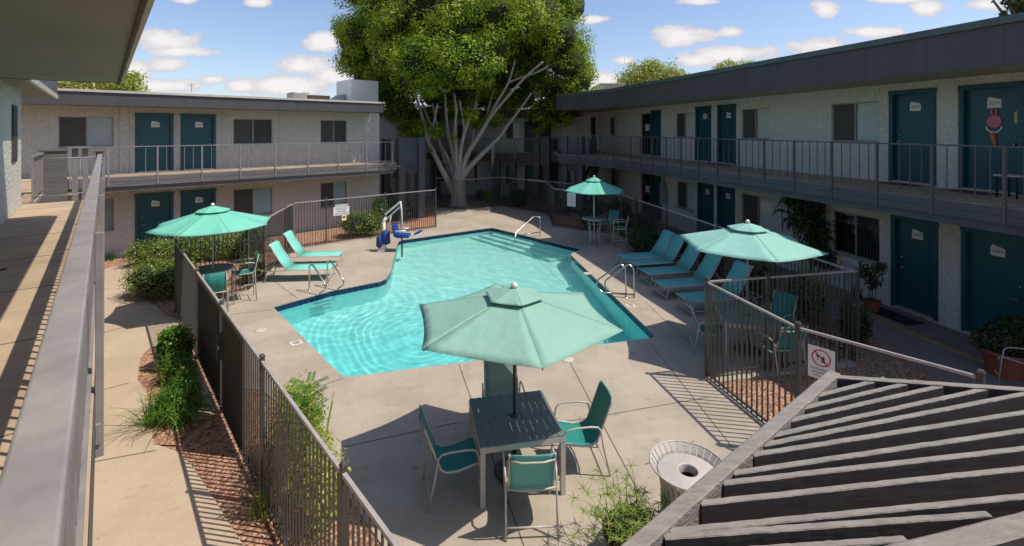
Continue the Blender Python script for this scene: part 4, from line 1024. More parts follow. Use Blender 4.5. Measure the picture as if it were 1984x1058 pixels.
# ------------------------------------------------------------------ pool fences
def fence(name, label, pts, posts, h=FT, gap=.1, pk=.016, pw=.05, z0=.02, cat='fence', group='dark steel pool fences', m='fence', caps=True):
    """pts: polyline xy; posts: list of xy"""
    t = thing(name, label, cat, (pts[0][0], pts[0][1], 0), 0, group)
    allp = [Vector(p) for p in pts]
    mb = MB()
    for a, b in zip(allp, allp[1:]): mb.bar((a.x,a.y,h-.02), (b.x,b.y,h-.02), .035, .035)
    mb.build('rail', M[m+'_cap'] if m+'_cap' in M else M[m], t, bevel=.002)
    mb = MB()
    for a, b in zip(allp, allp[1:]): mb.bar((a.x,a.y,z0+.09), (b.x,b.y,z0+.09), .03, .03)
    mb.build('rail', M[m], t)
    for p in posts:
        mb = MB(); w = pw/2; d = (allp[-1]-allp[0]).normalized(); mb.bar((p[0],p[1],0), (p[0],p[1],h+.03), pw, pw, (d.x,d.y,0))
        mb.lathe([(w*1.55,0),(w*1.55,.02),(w*.9,.04),(0,.048)], 4, (p[0],p[1],h+.03), False, False); mb.build('post', M[m], t, bevel=.002)
    for a, b in zip(allp, allp[1:]):
        d = b-a; L_ = d.length; d /= L_
        cuts = sorted({0, L_, *[min(L_, max(0, (Vector(p[:2])-a).dot(d))) for p in posts if abs((Vector(p[:2])-a).cross(d)) < .1]})
        for s0, s1 in zip(cuts, cuts[1:]):
            k = max(1, round((s1-s0)/gap)); mb = MB()
            for i in range(1, k):
                q = a + d*(s0+(s1-s0)*i/k); mb.bar((q.x,q.y,z0+.02), (q.x,q.y,h-.035), pk, pk, (d.x,d.y,0))
            if k > 1: mb.build('picket_panel', M[m], t)
    return t
def on_line(a, b, px):
    a = Vector(a); b = Vector(b); d = (b-a).normalized(); return tuple(a + d*s_of(px, a, d))
M['fence_cap'] = M['fence_cap']
F0 = (.35,1.93); F1 = (-1.37,3.92); FA = (-8.32,11.93)
lp = [F1] + [on_line(F1, FA, x) for x in (508,429,382,349)]
mid = on_line(F1, FA, 465)
tl = fence('pool_fence', 'long dark picket fence running beside the garden path at the left', [F0, FA], [F0] + lp + [FA], h=1.73)
# gate latch hardware
gp = on_line(F1, FA, 432); d = Vector((DL.x,DL.y,0))
mb = MB(); c = Vector((gp[0],gp[1],1.12)); mb.tube([c - Vector((NL.x,NL.y,0))*.02, c - Vector((NL.x,NL.y,0))*.07, c - Vector((NL.x,NL.y,0))*.075 - d*.12], .013, 8); mb.build('gate_handle', M['silver'], tl)
mb = MB(); mb.bar(c+Vector((0,0,-.22))-Vector((NL.x,NL.y,0))*.02, c+Vector((0,0,.2))-Vector((NL.x,NL.y,0))*.02, .14, .02, (DL.x,DL.y,0)); mb.build('gate_lock_plate', M['fence'], tl)
for px0, px1, z0, z1 in ((384,428,.12,1.66),(432,470,.12,1.66)):
    a = Vector((*on_line(F1, FA, px0),0)); b = Vector((*on_line(F1, FA, px1),0)); off = Vector((NL.x,NL.y,0))*.016
    mb = MB(); mb.add([a+off+Vector((0,0,z0)), b+off+Vector((0,0,z0)), b+off+Vector((0,0,z1)), a+off+Vector((0,0,z1))], [(0,1,2,3)]); 
    mb.build('screen_mesh', M['fence'], tl)
fence('pool_fence', 'short dark fence behind the left bar table and hedge', [FA, fB], [fB], h=1.76, gap=.11)
ft = fence('pool_fence', 'slanting dark fence between left umbrella and the wide grey post', [fB, fC], [on_line(fB,fC,511), on_line(fB,fC,553)], h=1.76, gap=.11)
mb = MB(); c = on_line(fB, fC, 564); mb.bar((c[0],c[1],0),(c[0],c[1],1.72),.24,.16,(0,1,0)); mb.build('wide_post', M['board'], ft)
fr = fence('pool_fence', 'dark fence with the pool warning sign behind the round shrub', [fC, fD], [fC, on_line(fC,fD,632), on_line(fC,fD,746), fD], h=1.78, gap=.105)
fence('pool_fence', 'dark fence passing in front of the big tree trunk', [fE, (-2.6,26.95), fF], [fE, (-2.6,26.95), fF], h=1.75, gap=.12)
fence('pool_fence', 'dark fence at the far right end of the pool deck, left of the teal umbrella', [fF, fG, fH], [fG, fH], h=1.75, gap=.12)
fence('pool_fence', 'second dark fence seen behind the far right deck fence', [(.9,27.2),(3.0,24.9)], [(1.9,26.1)], h=1.75, gap=.12)
fence('pool_fence', 'short dark fence with a blank white notice behind the far umbrella', [fH, fI], [fI], h=1.76, gap=.11)
fence('pool_fence', 'long dark fence behind the row of five sun loungers', [fI, (6.62,9.75), fJ], [on_line(fI,(6.62,9.75),x) for x in (1233.5,1291.6,1391,1500)] + [fJ], h=1.76, gap=.11, pw=.055)
fs = fence('pool_fence', 'black picket fence between deck set and paved walk, with a sunlit rail', [fJ, fK], [on_line(fJ,fK,1487), fK], h=1.78, gap=.105, pw=.06)
fs2 = fence('pool_fence', 'near right fence over red gravel carrying the glass ban sign', [fK, fM, fN], [fM, fN], h=1.77, gap=.115, pk=.02, pw=.065)

# ------------------------------------------------------------------ signs
def sign_frame(p, facing, w, h):
    """matrix mapping sign plane x right, y up, z out"""
    f = Vector(facing).normalized(); x = Vector((-f.y, f.x, 0)); return Matrix(((x.x,0,f.x,p[0]),(x.y,0,f.y,p[1]),(0,1,0,p[2]),(0,0,0,1)))
# NO GLASSWARE
d = (Vector(fN)-Vector(fM)).normalized(); nface = Vector((d.y,-d.x)); nface = nface if nface.y < 0 else -nface
a = Vector(on_line(fM, fN, 1567)); b = Vector(on_line(fM, fN, 1619)); w = (b-a).length; c = (a+b)/2 + nface*.035; ztop = EYE-(665-HY)*a.y/FPX; h = w*1.36
t = thing('glass_ban_sign', 'white NO GLASSWARE ALLOWED sign with red ring on the near right fence', 'sign', (c.x,c.y,ztop-h))
Ms = sign_frame((c.x, c.y, ztop-h/2), (nface.x,nface.y,0), w, h)
mb = MB(Ms); mb.box(-w/2, w/2, -h/2, h/2, -.004, 0); mb.build('sign_plate', M['sign'], t)
mb = MB(Ms); r_ = w*.36; cy = h*.17; nn = 40
ring = [(r_*k_*math.cos(2*math.pi*i/nn), cy+r_*k_*math.sin(2*math.pi*i/nn), .002) for k_ in (1,.86) for i in range(nn)]
mb.add(ring, [(i,(i+1)%nn,nn+(i+1)%nn,nn+i) for i in range(nn)])
q = r_*.9*.707; e = r_*.06; mb.add([(-q-e,cy+q-e,.0035),(-q+e,cy+q+e,.0035),(q+e,cy-q+e,.0035),(q-e,cy-q-e,.0035)], [(0,1,2,3)])
mb.build('prohibition_ring', M['sign_red'], t)
mb = MB(Ms); u = r_/10
mb.add([(-5.5*u,cy+3*u,.0027),(-1.5*u,cy+3*u,.0027),(-2.6*u,cy+.3*u,.0027),(-4.4*u,cy+.3*u,.0027)], [(0,3,2,1)]); mb.box(-3.7*u,-3.3*u,cy-2.2*u,cy+.4*u,.0025,.0027); mb.box(-4.6*u,-2.4*u,cy-2.6*u,cy-2.2*u,.0025,.0027)
mb.add([(.2*u,cy-4.5*u,.0027),(3.6*u,cy-5.5*u,.0027),(3.8*u,cy+.4*u,.0027),(2.6*u,cy+2.6*u,.0027),(.6*u,cy+1.4*u,.0027)], [(0,1,2,3,4)]); mb.box(.3*u,.9*u,cy+5*u,cy+5.6*u,.0025,.0027)
mb.build('glass_pictogram', M['sign_black'], t)
mb = MB(Ms)
for i, line in enumerate(('NO GLASSWARE','ALLOWED IN','POOL AREA')): mb.text(line, h*.082, Matrix.Translation((0, -h*.22-i*h*.105, .0015)))
mb.build('lettering', M['sign_black'], t)
# SHALLOW WATER warning
d = (Vector(fD)-Vector(fC)).normalized(); nface = Vector((d.y,-d.x)); nface = nface if nface.y < 0 else -nface
a = Vector(on_line(fC, fD, 645.5)); b = Vector(on_line(fC, fD, 676)); w = (b-a).length; c = (a+b)/2 + nface*.035; zt = EYE-(396-HY)*c.y/FPX; zb = EYE-(417-HY)*c.y/FPX
t = thing('pool_warning_sign', 'white CAUTION SHALLOW WATER NO DIVING sign on the left fence', 'sign', (c.x,c.y,zb))
Ms = sign_frame((c.x,c.y,(zt+zb)/2), (nface.x,nface.y,0), w, 1); h = zt-zb
mb = MB(Ms); mb.poly([(-w/2,-h/2),(w/2,-h/2),(w/2,h*.3),(w*.4,h*.3),(w*.4,h/2),(-w*.4,h/2),(-w*.4,h*.3),(-w/2,h*.3)], -.004, 0); mb.build('sign_plate', M['sign'], t)
mb = MB(Ms)
for i, line in enumerate(('CAUTION','SHALLOW','WATER','NO DIVING')): mb.text(line, h*.24, Matrix.Translation((0, h*.27-i*h*.235, .0012)))
mb.build('lettering', M['sign_black'], t)
t = thing('rules_card', 'small cream card with a red picture hung under the pool warning sign', 'sign', (c.x,c.y,zb-.3))
mb = MB(Ms); mb.box(w*.02,w*.32,-h/2-h*.52,-h/2-.005,-.004,0); mb.build('sign_plate', M['sign_cream'], t)
mb = MB(Ms); mb.box(w*.08,w*.25,-h/2-h*.3,-h/2-h*.1,.0005,.002); mb.build('picture', M['terracotta'], t)
a = Vector(on_line(fH, fI, 1099.5)); b = Vector(on_line(fH, fI, 1116)); d = (Vector(fI)-Vector(fH)).normalized(); nface = Vector((d.y,-d.x)); nface = nface if nface.y < 0 else -nface
c = (a+b)/2+nface*.03; Ms = sign_frame((c.x,c.y,0), (nface.x,nface.y,0), 1, 1); w = (b-a).length; zt = EYE-(374-HY)*c.y/FPX; zb = EYE-(400-HY)*c.y/FPX
t = thing('notice_sign', 'blank looking white notice on the far fence left of the umbrella pole', 'sign', (c.x,c.y,zb)); mb = MB(Ms); mb.box(-w/2,w/2,zb,zt,-.004,0); mb.build('sign_plate', M['sign'], t)
mb = MB(Ms)
for i in range(5): mb.box(-w*.35, w*(.35 if i % 2 else .2), zt-.1-i*.09, zt-.08-i*.09, .0005, .001)
mb.build('printed_line', M['mullion'], t)

# ------------------------------------------------------------------ furniture
def make_chair(sl='sling'):
    t = local('sling_chair', 'x', 'chair')
    rail = lambda s: [(s*.25,-.40,.97),(s*.25,-.385,.93),(s*.25,-.33,.78),(s*.25,-.245,.55),(s*.25,-.20,.44),(s*.25,-.13,.395),(s*.25,.0,.39),(s*.25,.14,.42),(s*.25,.24,.44),(s*.25,.29,.425),(s*.25,.315,.39)]
    for s in (-1, 1):
        mb = MB(); mb.tube(rail(s), .013, 7)
        mb.build('sling_rail', M['silver'], t)
        mb = MB(); mb.tube([(s*.285,-.36,.0),(s*.285,-.28,.35),(s*.285,-.235,.60),(s*.29,-.20,.645),(s*.295,-.10,.66),(s*.30,.10,.655),(s*.30,.19,.64),(s*.295,.235,.60),(s*.285,.265,.40),(s*.28,.30,.0)], .0125, 7)
        mb.build('leg', M['silver'], t)
    for pb in ([(-.28,-.33,.12),(.28,-.33,.12)], [(-.285,-.255,.50),(-.15,-.275,.49),(.15,-.275,.49),(.285,-.255,.50)], [(-.28,.29,.10),(.28,.29,.10)], [(-.28,.27,.37),(.28,.27,.37)], [(-.25,-.39,.90),(-.12,-.43,.895),(.12,-.43,.895),(.25,-.39,.90)]):
        MB().tube(pb, .011, 6).build('cross_bar', M['silver'], t)
    pr = rail(1)[:-1]; mb = MB(); vs = []
    for k, (x, y, z) in enumerate(pr):
        for i in range(7):
            u = -1+2*i/6; vs.append((u*.245, y + (-.0 if k > 4 else -.02)*(1-u*u), z-.018*(1-u*u)*(1 if k > 3 else 0)))
    n_ = len(pr); mb.add(vs, [(7*k+i,7*k+i+1,7*k+7+i+1,7*k+7+i) for k in range(n_-1) for i in range(6)], True)
    o = mb.build('sling', M[sl], t); sd = o.modifiers.new('thick', 'SOLIDIFY'); sd.thickness = .006; sd.offset = 0
    return t
def slatted_table():
    t = local('dining_table', 'x', 'table'); a = .53; H_ = .72
    mb = MB()
    for s in (-1, 1): mb.box(-a, a, s*a-.03 if s > 0 else -a, a if s > 0 else -a+.03, H_-.07, H_-.002); mb.box(s*a-.03 if s > 0 else -a, a if s > 0 else -a+.03, -a+.031, a-.031, H_-.07, H_-.002)
    mb.build('apron', M['silver'], t, bevel=.002)
    for x in (-1,1):
        for y in (-1,1): mb = MB(); x0 = x*a-(.062 if x > 0 else -.002); y0 = y*a-(.062 if y > 0 else -.002); mb.box(x0, x0+.06, y0, y0+.06, 0, H_-.072); mb.build('leg', M['silver'], t, bevel=.003)
    mb = MB(); k = 12; w = (2*a-.008)/k
    for i in range(k):
        x0 = -a+.004+i*w; hw = .06
        if abs(x0+w/2) < w*.6:
            mb.box(x0+.003, x0+w-.004, -a+.002, -.04, H_, H_+.014); mb.box(x0+.003, x0+w-.004, .04, a-.002, H_, H_+.014)
        else: mb.box(x0+.003, x0+w-.004, -a+.002, a-.002, H_, H_+.014)
    mb.build('tabletop', M['table_slat'], t, bevel=.0015)
    mb = MB(); mb.box(-a+.04,a-.04,-.05,.05,H_-.03,H_-.002); mb.box(-a+.04,a-.04,-.38,-.34,H_-.03,H_-.002); mb.box(-a+.04,a-.04,.34,.38,H_-.03,H_-.002); mb.build('batten', M['silver'], t)
    mb = MB(); mb.lathe([(.055,0),(.055,.012),(.03,.016)], 16, (0,0,H_+.014)); mb.build('umbrella_ring', M['pole_dark'], t)
    return t
def umbrella(label, loc, rz, R_, rim, top, nseg, m, polem='pole', sag=.07, base=True, lean=0.0):
    t = thing('patio_umbrella', label, 'umbrella', loc, rz, 'patio umbrellas around the pool')
    inv = WORLDM[t.name]
    mb = MB(inv); mb.tube([(0,0,.02),(0,0,top-.02)], .021, 10); mb.build('pole', M[polem], t)
    def fab(r0, r1, zf, name, droop=.0, sc=.04, thick=.004):
        mb = MB(inv); nr, nt_ = 9, 8
        for seg in range(nseg):
          vs = []; fs = []
          for i in range(nr+1):
            q = i/nr; r = r0+(r1-r0)*q
            for j in range(nt_+1):
                u = j/nt_; a0 = 2*math.pi*seg/nseg; a1 = 2*math.pi*(seg+1)/nseg
                x = math.cos(a0)*(1-u)+math.cos(a1)*u; y = math.sin(a0)*(1-u)+math.sin(a1)*u
                bow = 4*u*(1-u); rr = r*(1 - sc*bow*q)
                z = zf(q) - sag*bow*q*.55*(R_ and 1) * (r1/R_)
                vs.append((x*rr, y*rr, z))
          n_ = nt_+1
          for i in range(nr):
            for j in range(nt_): fs.append((i*n_+j, i*n_+j+1, (i+1)*n_+j+1, (i+1)*n_+j))
          mb.add(vs, fs, True)
        o = mb.build(name, M[m], t); s_ = o.modifiers.new('thick', 'SOLIDIFY'); s_.thickness = thick; s_.offset = -1
        return o
    h = top-.10-rim
    zf = lambda q: top-.13 - h*.95*(.13+.87*q)**1.02
    main = fab(.12, R_, zf, 'canopy')
    fab(.02, R_*.29, lambda q: top-.085 - h*.27*q, 'vent_cap', sc=.03)
    # seam piping along each rib
    mb = MB(inv)
    for k in range(nseg):
        a = 2*math.pi*k/nseg; mb.tube([(math.cos(a)*r, math.sin(a)*r, zf((r-.12)/(R_-.12))+.004) for r in [R_*.28+(R_-.005-R_*.28)*i/8 for i in range(9)]], .004, 4)
    mb.build('seam', M[m], main)
    for k in range(nseg):
        a = 2*math.pi*k/nseg; mb = MB(inv); z1 = zf(.98)-.025; mb.tube([(math.cos(a)*.03, math.sin(a)*.03, top-.16), (math.cos(a)*R_*.5, math.sin(a)*R_*.5, zf(.46)-.03), (math.cos(a)*R_*.985, math.sin(a)*R_*.985, z1)], .009, 5)
        mb.tube([(math.cos(a)*.03, math.sin(a)*.03, rim-.02), (math.cos(a)*R_*.5, math.sin(a)*R_*.5, zf(.46)-.04)], .007, 5); mb.build('rib', M[polem], t)
    mb = MB(inv); mb.lathe([(.016,0),(.03,.01),(.03,.04),(.045,.05),(.045,.075),(.03,.10),(.0,.115)], 12, (0,0,top-.125), cap=False); mb.build('finial', M['white'], t)
    mb = MB(inv); mb.lathe([(.03,0),(.045,.01),(.045,.05),(.03,.06)], 10, (0,0,rim-.05)); mb.build('hub', M['black'], t)
    if base:
        mb = MB(inv); mb.lathe([(.26,0),(.26,.04),(.20,.06),(.05,.075),(.03,.30),(.0,.30)], 24, (0,0,.0), cap=False); mb.build('base', M['pole_dark'], t)
    return t
UR = 0
# near dining set
tc_ = (.03, 6.32); ang = math.atan2(.215,.977)
table1 = place(slatted_table(), (*tc_, .02), ang, 'charcoal slatted square table in the near foreground with an umbrella through it', 'dining tables')
umbrella('faded sage umbrella over the near charcoal table, the largest in view', (tc_[0], tc_[1], .02), R(42), 1.40, 2.04, 2.50, 6, 'canopy_faded', 'pole_dark')
CH = make_chair('sling')
grp = 'sling chairs around the tables'
place(CH, (-.72,6.02,.02), R(-90)+ang+R(4), 'dark green sling chair at the left side of the near table', grp)
dup(CH, (.88,6.48,.02), R(90)+ang-R(6), 'dark green sling chair at the right side of the near table, its arms towards it', grp)
c3 = dup(CH, (.20,5.62,.02), ang*.25, 'sling chair in front of the near table with its back to us', grp, mats={M['sling']: M['sling_mid']})
dup(CH, (-.13,7.12,.02), R(180)+ang*.6, 'grey green sling chair behind the near table', grp, mats={M['sling']: M['sling_grey']})
# second set, behind the right fence
t2c = (4.78, 9.78)
t2 = dup(table1, (*t2c,.02), R(-12), 'pale frosted square table under the right umbrella behind the fence', 'dining tables', mats={M['table_slat']: M['table_glass']})
umbrella('pale aqua umbrella over the right dining set, shading the corner fence', (t2c[0], t2c[1], .02), R(24), 1.38, 2.18, 2.68, 6, 'canopy_pale', 'pole')
dup(CH, (4.02,9.85,.02), R(-100), 'teal sling chair left of the right table, half behind the corner post', grp)
dup(CH, (5.55,10.2,.02), R(118), 'teal sling chair on the far right side of the right table', grp)
dup(CH, (5.0,9.0,.02), R(8), 'sling chair at the front of the right table, seen through the pickets', grp)
cz = G(1958,745); dup(CH, (cz.x+.25, cz.y+.15, .02), R(60), 'teal chair at the right picture edge beside the big terracotta pot', grp)

def bar_table(label, loc, m='table_grey'):
    t = thing('bar_table', label, 'table', loc, 0, 'round bar tables'); T = WORLDM[t.name]
    mb = MB(T); mb.lathe([(.0,1.0),(.42,1.0),(.46,1.005),(.47,1.02),(.455,1.035),(0,1.035)], 40, cap=False); mb.build('tabletop', [M[m]], t)
    mb = MB(T); mb.lathe([(.462,1.0),(.482,1.005),(.484,1.025),(.472,1.038),(.458,1.036)], 40, cap=False); mb.build('rim', M['alu'], t)
    for k in range(4):
        a = R(45+90*k); c, s = math.cos(a), math.sin(a); mb = MB(T); mb.tube([(c*.30,s*.30,1.0),(c*.24,s*.24,.55),(c*.22,s*.22,.28),(c*.26,s*.26,.16),(c*.38,s*.38,0.0)], .017, 7); mb.build('leg', M['alu'], t)
    mb = MB(T)
    for z, r in ((.28,.22),(.84,.27)): mb.tube([(r*math.cos(R(a)), r*math.sin(R(a)), z) for a in range(0,361,20)], .01, 6, False)
    mb.build('ring', M['alu'], t); return t
def make_stool():
    t = local('bar_chair', 'x', 'bar chair')
    for s in (-1, 1):
        mb = MB(); mb.tube([(s*.26,-.27,0),(s*.255,-.235,.76),(s*.25,-.235,.80)], .014, 7); mb.build('leg', M['alu'], t)
        mb = MB(); mb.tube([(s*.26,.25,0),(s*.255,.225,.98),(s*.255,.19,1.01),(s*.255,-.12,1.02),(s*.25,-.235,.99)], .014, 7); mb.build('leg', M['alu'], t)
        mb = MB(); mb.tube([(s*.225,.24,.74),(s*.225,.0,.73),(s*.225,-.17,.735),(s*.225,-.225,.78),(s*.225,-.27,.95),(s*.225,-.33,1.20)], .012, 7); mb.build('sling_rail', M['alu'], t)
    for y, z in ((-.255,.30),(.24,.30),(.235,.72),(-.24,.72)): MB().tube([(-.26,y,z),(.26,y,z)], .011, 6).build('foot_rest' if z < .5 else 'seat_bar', M['alu'], t)
    for s in (-1,1): MB().tube([(s*.258,-.255,.30),(s*.258,.24,.30)], .011, 6).build('side_bar', M['alu'], t)
    pr = [(.24,.742),(.0,.722),(-.17,.735),(-.225,.785),(-.27,.95),(-.33,1.20)]; mb = MB(); vs = [(x,y,z) for y, z in pr for x in (-.22,-.07,.07,.22)]
    mb.add(vs, [(4*k+i,4*k+i+1,4*k+5+i,4*k+4+i) for k in range(len(pr)-1) for i in range(3)], True); o = mb.build('sling', M['sling'], t); s_ = o.modifiers.new('thick','SOLIDIFY'); s_.thickness = .006
    return t
g2 = 'tall chairs at the bar tables'
b1 = G(416,524,1.03); L1c = (-7.45, 12.0)
bar_table('round grey bar table under the left umbrella', (*L1c,.02))
umbrella('bright aqua umbrella over the left bar table', (*L1c,.02), R(0), 1.36, 2.14, 2.68, 8, 'canopy', 'pole', base=False)
ST = make_stool()
place(ST, (-7.08,12.72,.02), R(125), 'teal tall chair at the right rear of the left bar table', g2)
dup(ST, (-6.98,11.32,.02), R(33), 'tall chair in front of the left bar table, behind the fence rail', g2)
L3c = (3.22, 18.9)
bar_table('round bar table under the far right umbrella', (*L3c,.02), 'table_glass')
umbrella('small aqua umbrella over the far right bar table', (*L3c,.02), R(7), 1.22, 2.12, 2.72, 8, 'canopy', 'white', base=False)
dup(ST, (3.95,19.55,.02), R(130), 'teal tall chair at the rear of the far bar table', g2)
dup(ST, (4.12,18.45,.02), R(80), 'teal tall chair at the right of the far bar table, nearest the loungers', g2)

def make_lounger(sl='sling_mid'):
    """foot end at origin, head towards -y ... flat part 1.25 m long"""
    t = local('sun_lounger', 'x', 'sun lounger'); w = .32; z = .36
    for s in (-1, 1):
        mb = MB(); mb.tube([(s*w,.0,z-.015),(s*w,-1.28,z-.015),(s*w,-1.95,z-.03)], .016, 7); mb.build('side_rail', M['alu'], t)
        mb = MB(); mb.tube([(s*w,-1.24,z+.0),(s*w*.99,-1.42,z+.24),(s*w*.97,-1.60,z+.52),(s*w*.97,-1.68,z+.69),(s*w*.97,-1.755,z+.73)], .014, 7); mb.build('back_rail', M['alu'], t)
    for s in (-1,1):
        for y, dy in ((-.12,.10),(-1.75,-.12)): mb = MB(); mb.tube([(s*w,y,z-.02),(s*(w+.01),y+dy,0)], .015, 7); mb.build('leg', M['alu'], t)
    for y, zz in ((0,z-.02),(-1.28,z-.02),(-1.95,z-.02),(-.03,.10),(-1.86,.10)): MB().tube([(-w,y,zz),(w,y,zz)], .012, 6).build('cross_bar', M['alu'], t)
    for s in (-1,1): MB().tube([(s*w*.9,-1.50,z+.34),(s*w*.9,-1.70,z-.02)], .01, 6).build('back_stay', M['alu'], t)
    mb = MB(); pr = [(.02,z-.015),(.0,z+.004),(-.4,z-.008),(-.85,z-.008),(-1.26,z+.002)]; vs = [(x*w,y,zz) for y, zz in pr for x in (-.98,-.33,.33,.98)]
    mb.add(vs, [(4*k+i,4*k+i+1,4*k+5+i,4*k+4+i) for k in range(len(pr)-1) for i in range(3)], True); o = mb.build('seat_sling', M[sl], t); o.modifiers.new('thick','SOLIDIFY').thickness = .008
    mb = MB(); pr = [(-1.245,z+.004),(-1.42,z+.245),(-1.60,z+.53),(-1.675,z+.70),(-1.75,z+.738),(-1.78,z+.715)]; vs = [(x*w*.97,y,zz) for y, zz in pr for x in (-1,-.33,.33,1)]
    mb.add(vs, [(4*k+i,4*k+i+1,4*k+5+i,4*k+4+i) for k in range(len(pr)-1) for i in range(3)], True); o = mb.build('back_sling', M[sl], t); o.modifiers.new('thick','SOLIDIFY').thickness = .008
    return t
LG = make_lounger()
g3 = 'sun loungers in the right row'
spots = [((3.56,15.75),'farthest of the right row, teal lounger nearest the far bar table'),((3.69,15.05),'second lounger from the far end of the right row'),((3.85,14.08),'middle teal lounger of the right row'),
         ((3.94,12.95),'fourth lounger of the right row, fully in view left of the corner post'),((4.21,11.86),'nearest lounger of the right row, half behind the corner fence')]
for i, ((x, y), lab) in enumerate(spots):
    rz = math.atan2(-(-.977), -.215) ; rz = R(90)+R(12.4)   # head (-y local) points to +x world
    lab = lab if 'lounger' in lab else lab + ' lounger'
    (place if i == 0 else dup)(LG, (x,y,.02), rz, lab, g3)
g4 = 'sun loungers left of the pool'
for (x, y), lab in (((-5.44,14.62),'front aqua lounger left of the pool beside the ladder rails'),((-5.74,16.15),'rear aqua lounger left of the pool near the fence')):
    dup(LG, (x,y,.02), R(-90)+R(5), lab, g4, mats={M['sling_mid']: M['sling_light']})
# right row leaf order: done

# ------------------------------------------------------------------ pool equipment
def rail_set(name, label, paths, r=.021, group=None, cat='handrail'):
    t = thing(name, label, cat, (paths[0][0].x, paths[0][0].y, .02), 0, group)
    for p in paths:
        # smooth the bend points
        q = [p[0]]
        for a, b, c in zip(p, p[1:], p[2:]): 
            for u in (.25,.5,.75): q.append((a*(1-u)**2 if False else ((b+(a-b)*min(.09/(a-b).length,.45))*(1-u)**2 + b*2*u*(1-u) + (b+(c-b)*min(.09/(c-b).length,.45))*u**2)))
        q.append(p[-1]); mb = MB(); mb.tube(q, r, 9); mb.build('rail_tube', M['steel'], t)
        mb = MB()
        for e in (p[0],): mb.lathe([(.045,0),(.045,.012),(.025,.018)], 12, (e.x,e.y,.02)); 
        mb.build('flange', M['steel'], t)
    return t
def V3(p, z): return Vector((p.x, p.y, z))
dl = (Vector(pool[0])-Vector(pool[2])).normalized(); perp = Vector((dl.y,-dl.x)) ; perp = perp if perp.y < 0 else -perp   # towards the water
def grab(foot, dirw, k=1.0, ht=.80):
    d = Vector((dirw.x, dirw.y, 0)); f = Vector((foot.x, foot.y, .02))
    return [f, f+Vector((0,0,ht)), f+d*.12+Vector((0,0,ht+.06)), f+d*.62*k+Vector((0,0,.32)), f+d*.66*k+Vector((0,0,.18)), f+d*.50*k+Vector((0,0,.07)), f+d*.42*k+Vector((0,0,.02))]
fl = G(602,566), G(637,557)
t = rail_set('pool_ladder_rail', 'pair of steel ladder rails at the left pool edge beside the loungers', [grab(f+Vector((perp.x,perp.y,0))*-.10, Vector((perp.x*.75+.55,perp.y*.75-.2)), .9, .70) for f in fl])
mb = MB()
for z in (-.25,-.5,-.75):
    a, b = Vector(pool[0])+(Vector(pool[2])-Vector(pool[0]))*.36+perp*.03, Vector(pool[0])+(Vector(pool[2])-Vector(pool[0]))*.50+perp*.03
    mb.bar((a.x,a.y,z),(b.x,b.y,z),.03,.09)
mb.build('rung', M['white'], t)
fr_ = G(1213,578), G(1229,578.5)
wdir = Vector((Vector(pool[15])-Vector(pool[16])).normalized()); toward = Vector((-.98,.2))
rail_set('pool_grab_rail', 'pair of curved steel grab rails at the right pool edge', [[V3(f,.02), V3(f,.80), V3(f,.92)+Vector((-.14,.05,0)), V3(f,.42)+Vector((-.74,.2,0)), V3(f,.25)+Vector((-.76,.18,0)), V3(f,.12)+Vector((-.62,.1,0)), V3(f,.10)+Vector((-.02,.0,0))] for f in fr_])
a, b, c, d_ = G(1047,458), G(998,470), G(1047,458), G(1014,463)
rail_set('stair_handrail', 'single steel handrail over the pool entry steps', [[V3(a,.02), V3(a,.82), V3(a,.84)+Vector((-.28,.02,0)), Vector((.15,19.6,.32)), Vector((.12,19.4,.16)), Vector((.12,19.3,-.3))], [V3(a,.18)+Vector((-.02,0,0)), Vector((.45,19.7,.22))]])
# chair lift
B = G(741,487); Zl = B.y
t = thing('pool_chair_lift', 'white pool access lift with a blue seat and navy covers', 'pool lift', (B.x,B.y,.02))
L_ = lambda px, py, dy=0: P(px, py, Zl+dy)
mb = MB(); mb.box(B.x-.16,B.x+.14,B.y-.16,B.y+.16,.02,.10); mb.box(B.x-.13,B.x+.12,B.y-.12,B.y+.12,.10,.42); mb.build('base', M['white'], t, bevel=.02)
mb = MB(); mb.tube([L_(744,468),L_(744,430)], .055, 10); mb.tube([L_(741,434),L_(748,421)], .06, 8); mb.build('mast', M['white'], t)
mb = MB(); mb.bar(L_(746,416,-.03),L_(776,391,-.03),.06,.07); mb.build('arm', M['white'], t, bevel=.01)
mb = MB(); mb.bar(L_(748,425,.04),L_(777,399,.04),.05,.06); mb.build('arm', M['white'], t, bevel=.01)
mb = MB(); mb.tube([L_(759,414),L_(752,444)], .022, 8); mb.build('actuator', M['white'], t)
mb = MB(); mb.tube([L_(776,390),L_(778,408),L_(780,457)], .030, 8); mb.build('hanger', M['white'], t)
mb = MB(); a = L_(747,455); mb.lathe([(.08,-.36),(.19,-.30),(.17,-.05),(.14,.12),(.04,.2)], 9, tuple(a)); a2 = L_(735,466,-.1); mb.lathe([(.03,-.28),(.12,-.2),(.11,.1),(.05,.2)], 8, tuple(a2)); mb.build('cover', M['navy'], t)
mb = MB(); a = L_(779,447); mb.add([(a.x-.28,a.y-.22,a.z-.18),(a.x-.26,a.y+.22,a.z-.18),(a.x-.32,a.y+.22,a.z+.26),(a.x-.34,a.y-.22,a.z+.24),(a.x-.16,a.y-.22,a.z-.22),(a.x-.14,a.y+.22,a.z-.22),(a.x-.24,a.y+.22,a.z+.28),(a.x-.26,a.y-.22,a.z+.26)], [(0,1,2,3),(7,6,5,4),(0,4,5,1),(1,5,6,2),(2,6,7,3),(3,7,4,0)]); mb.build('backrest', M['blue'], t, bevel=.03)
mb = MB(); mb.box(a.x-.20,a.x+.30,a.y-.22,a.y+.22,a.z-.24,a.z-.12); mb.build('seat', M['blue'], t, bevel=.04)
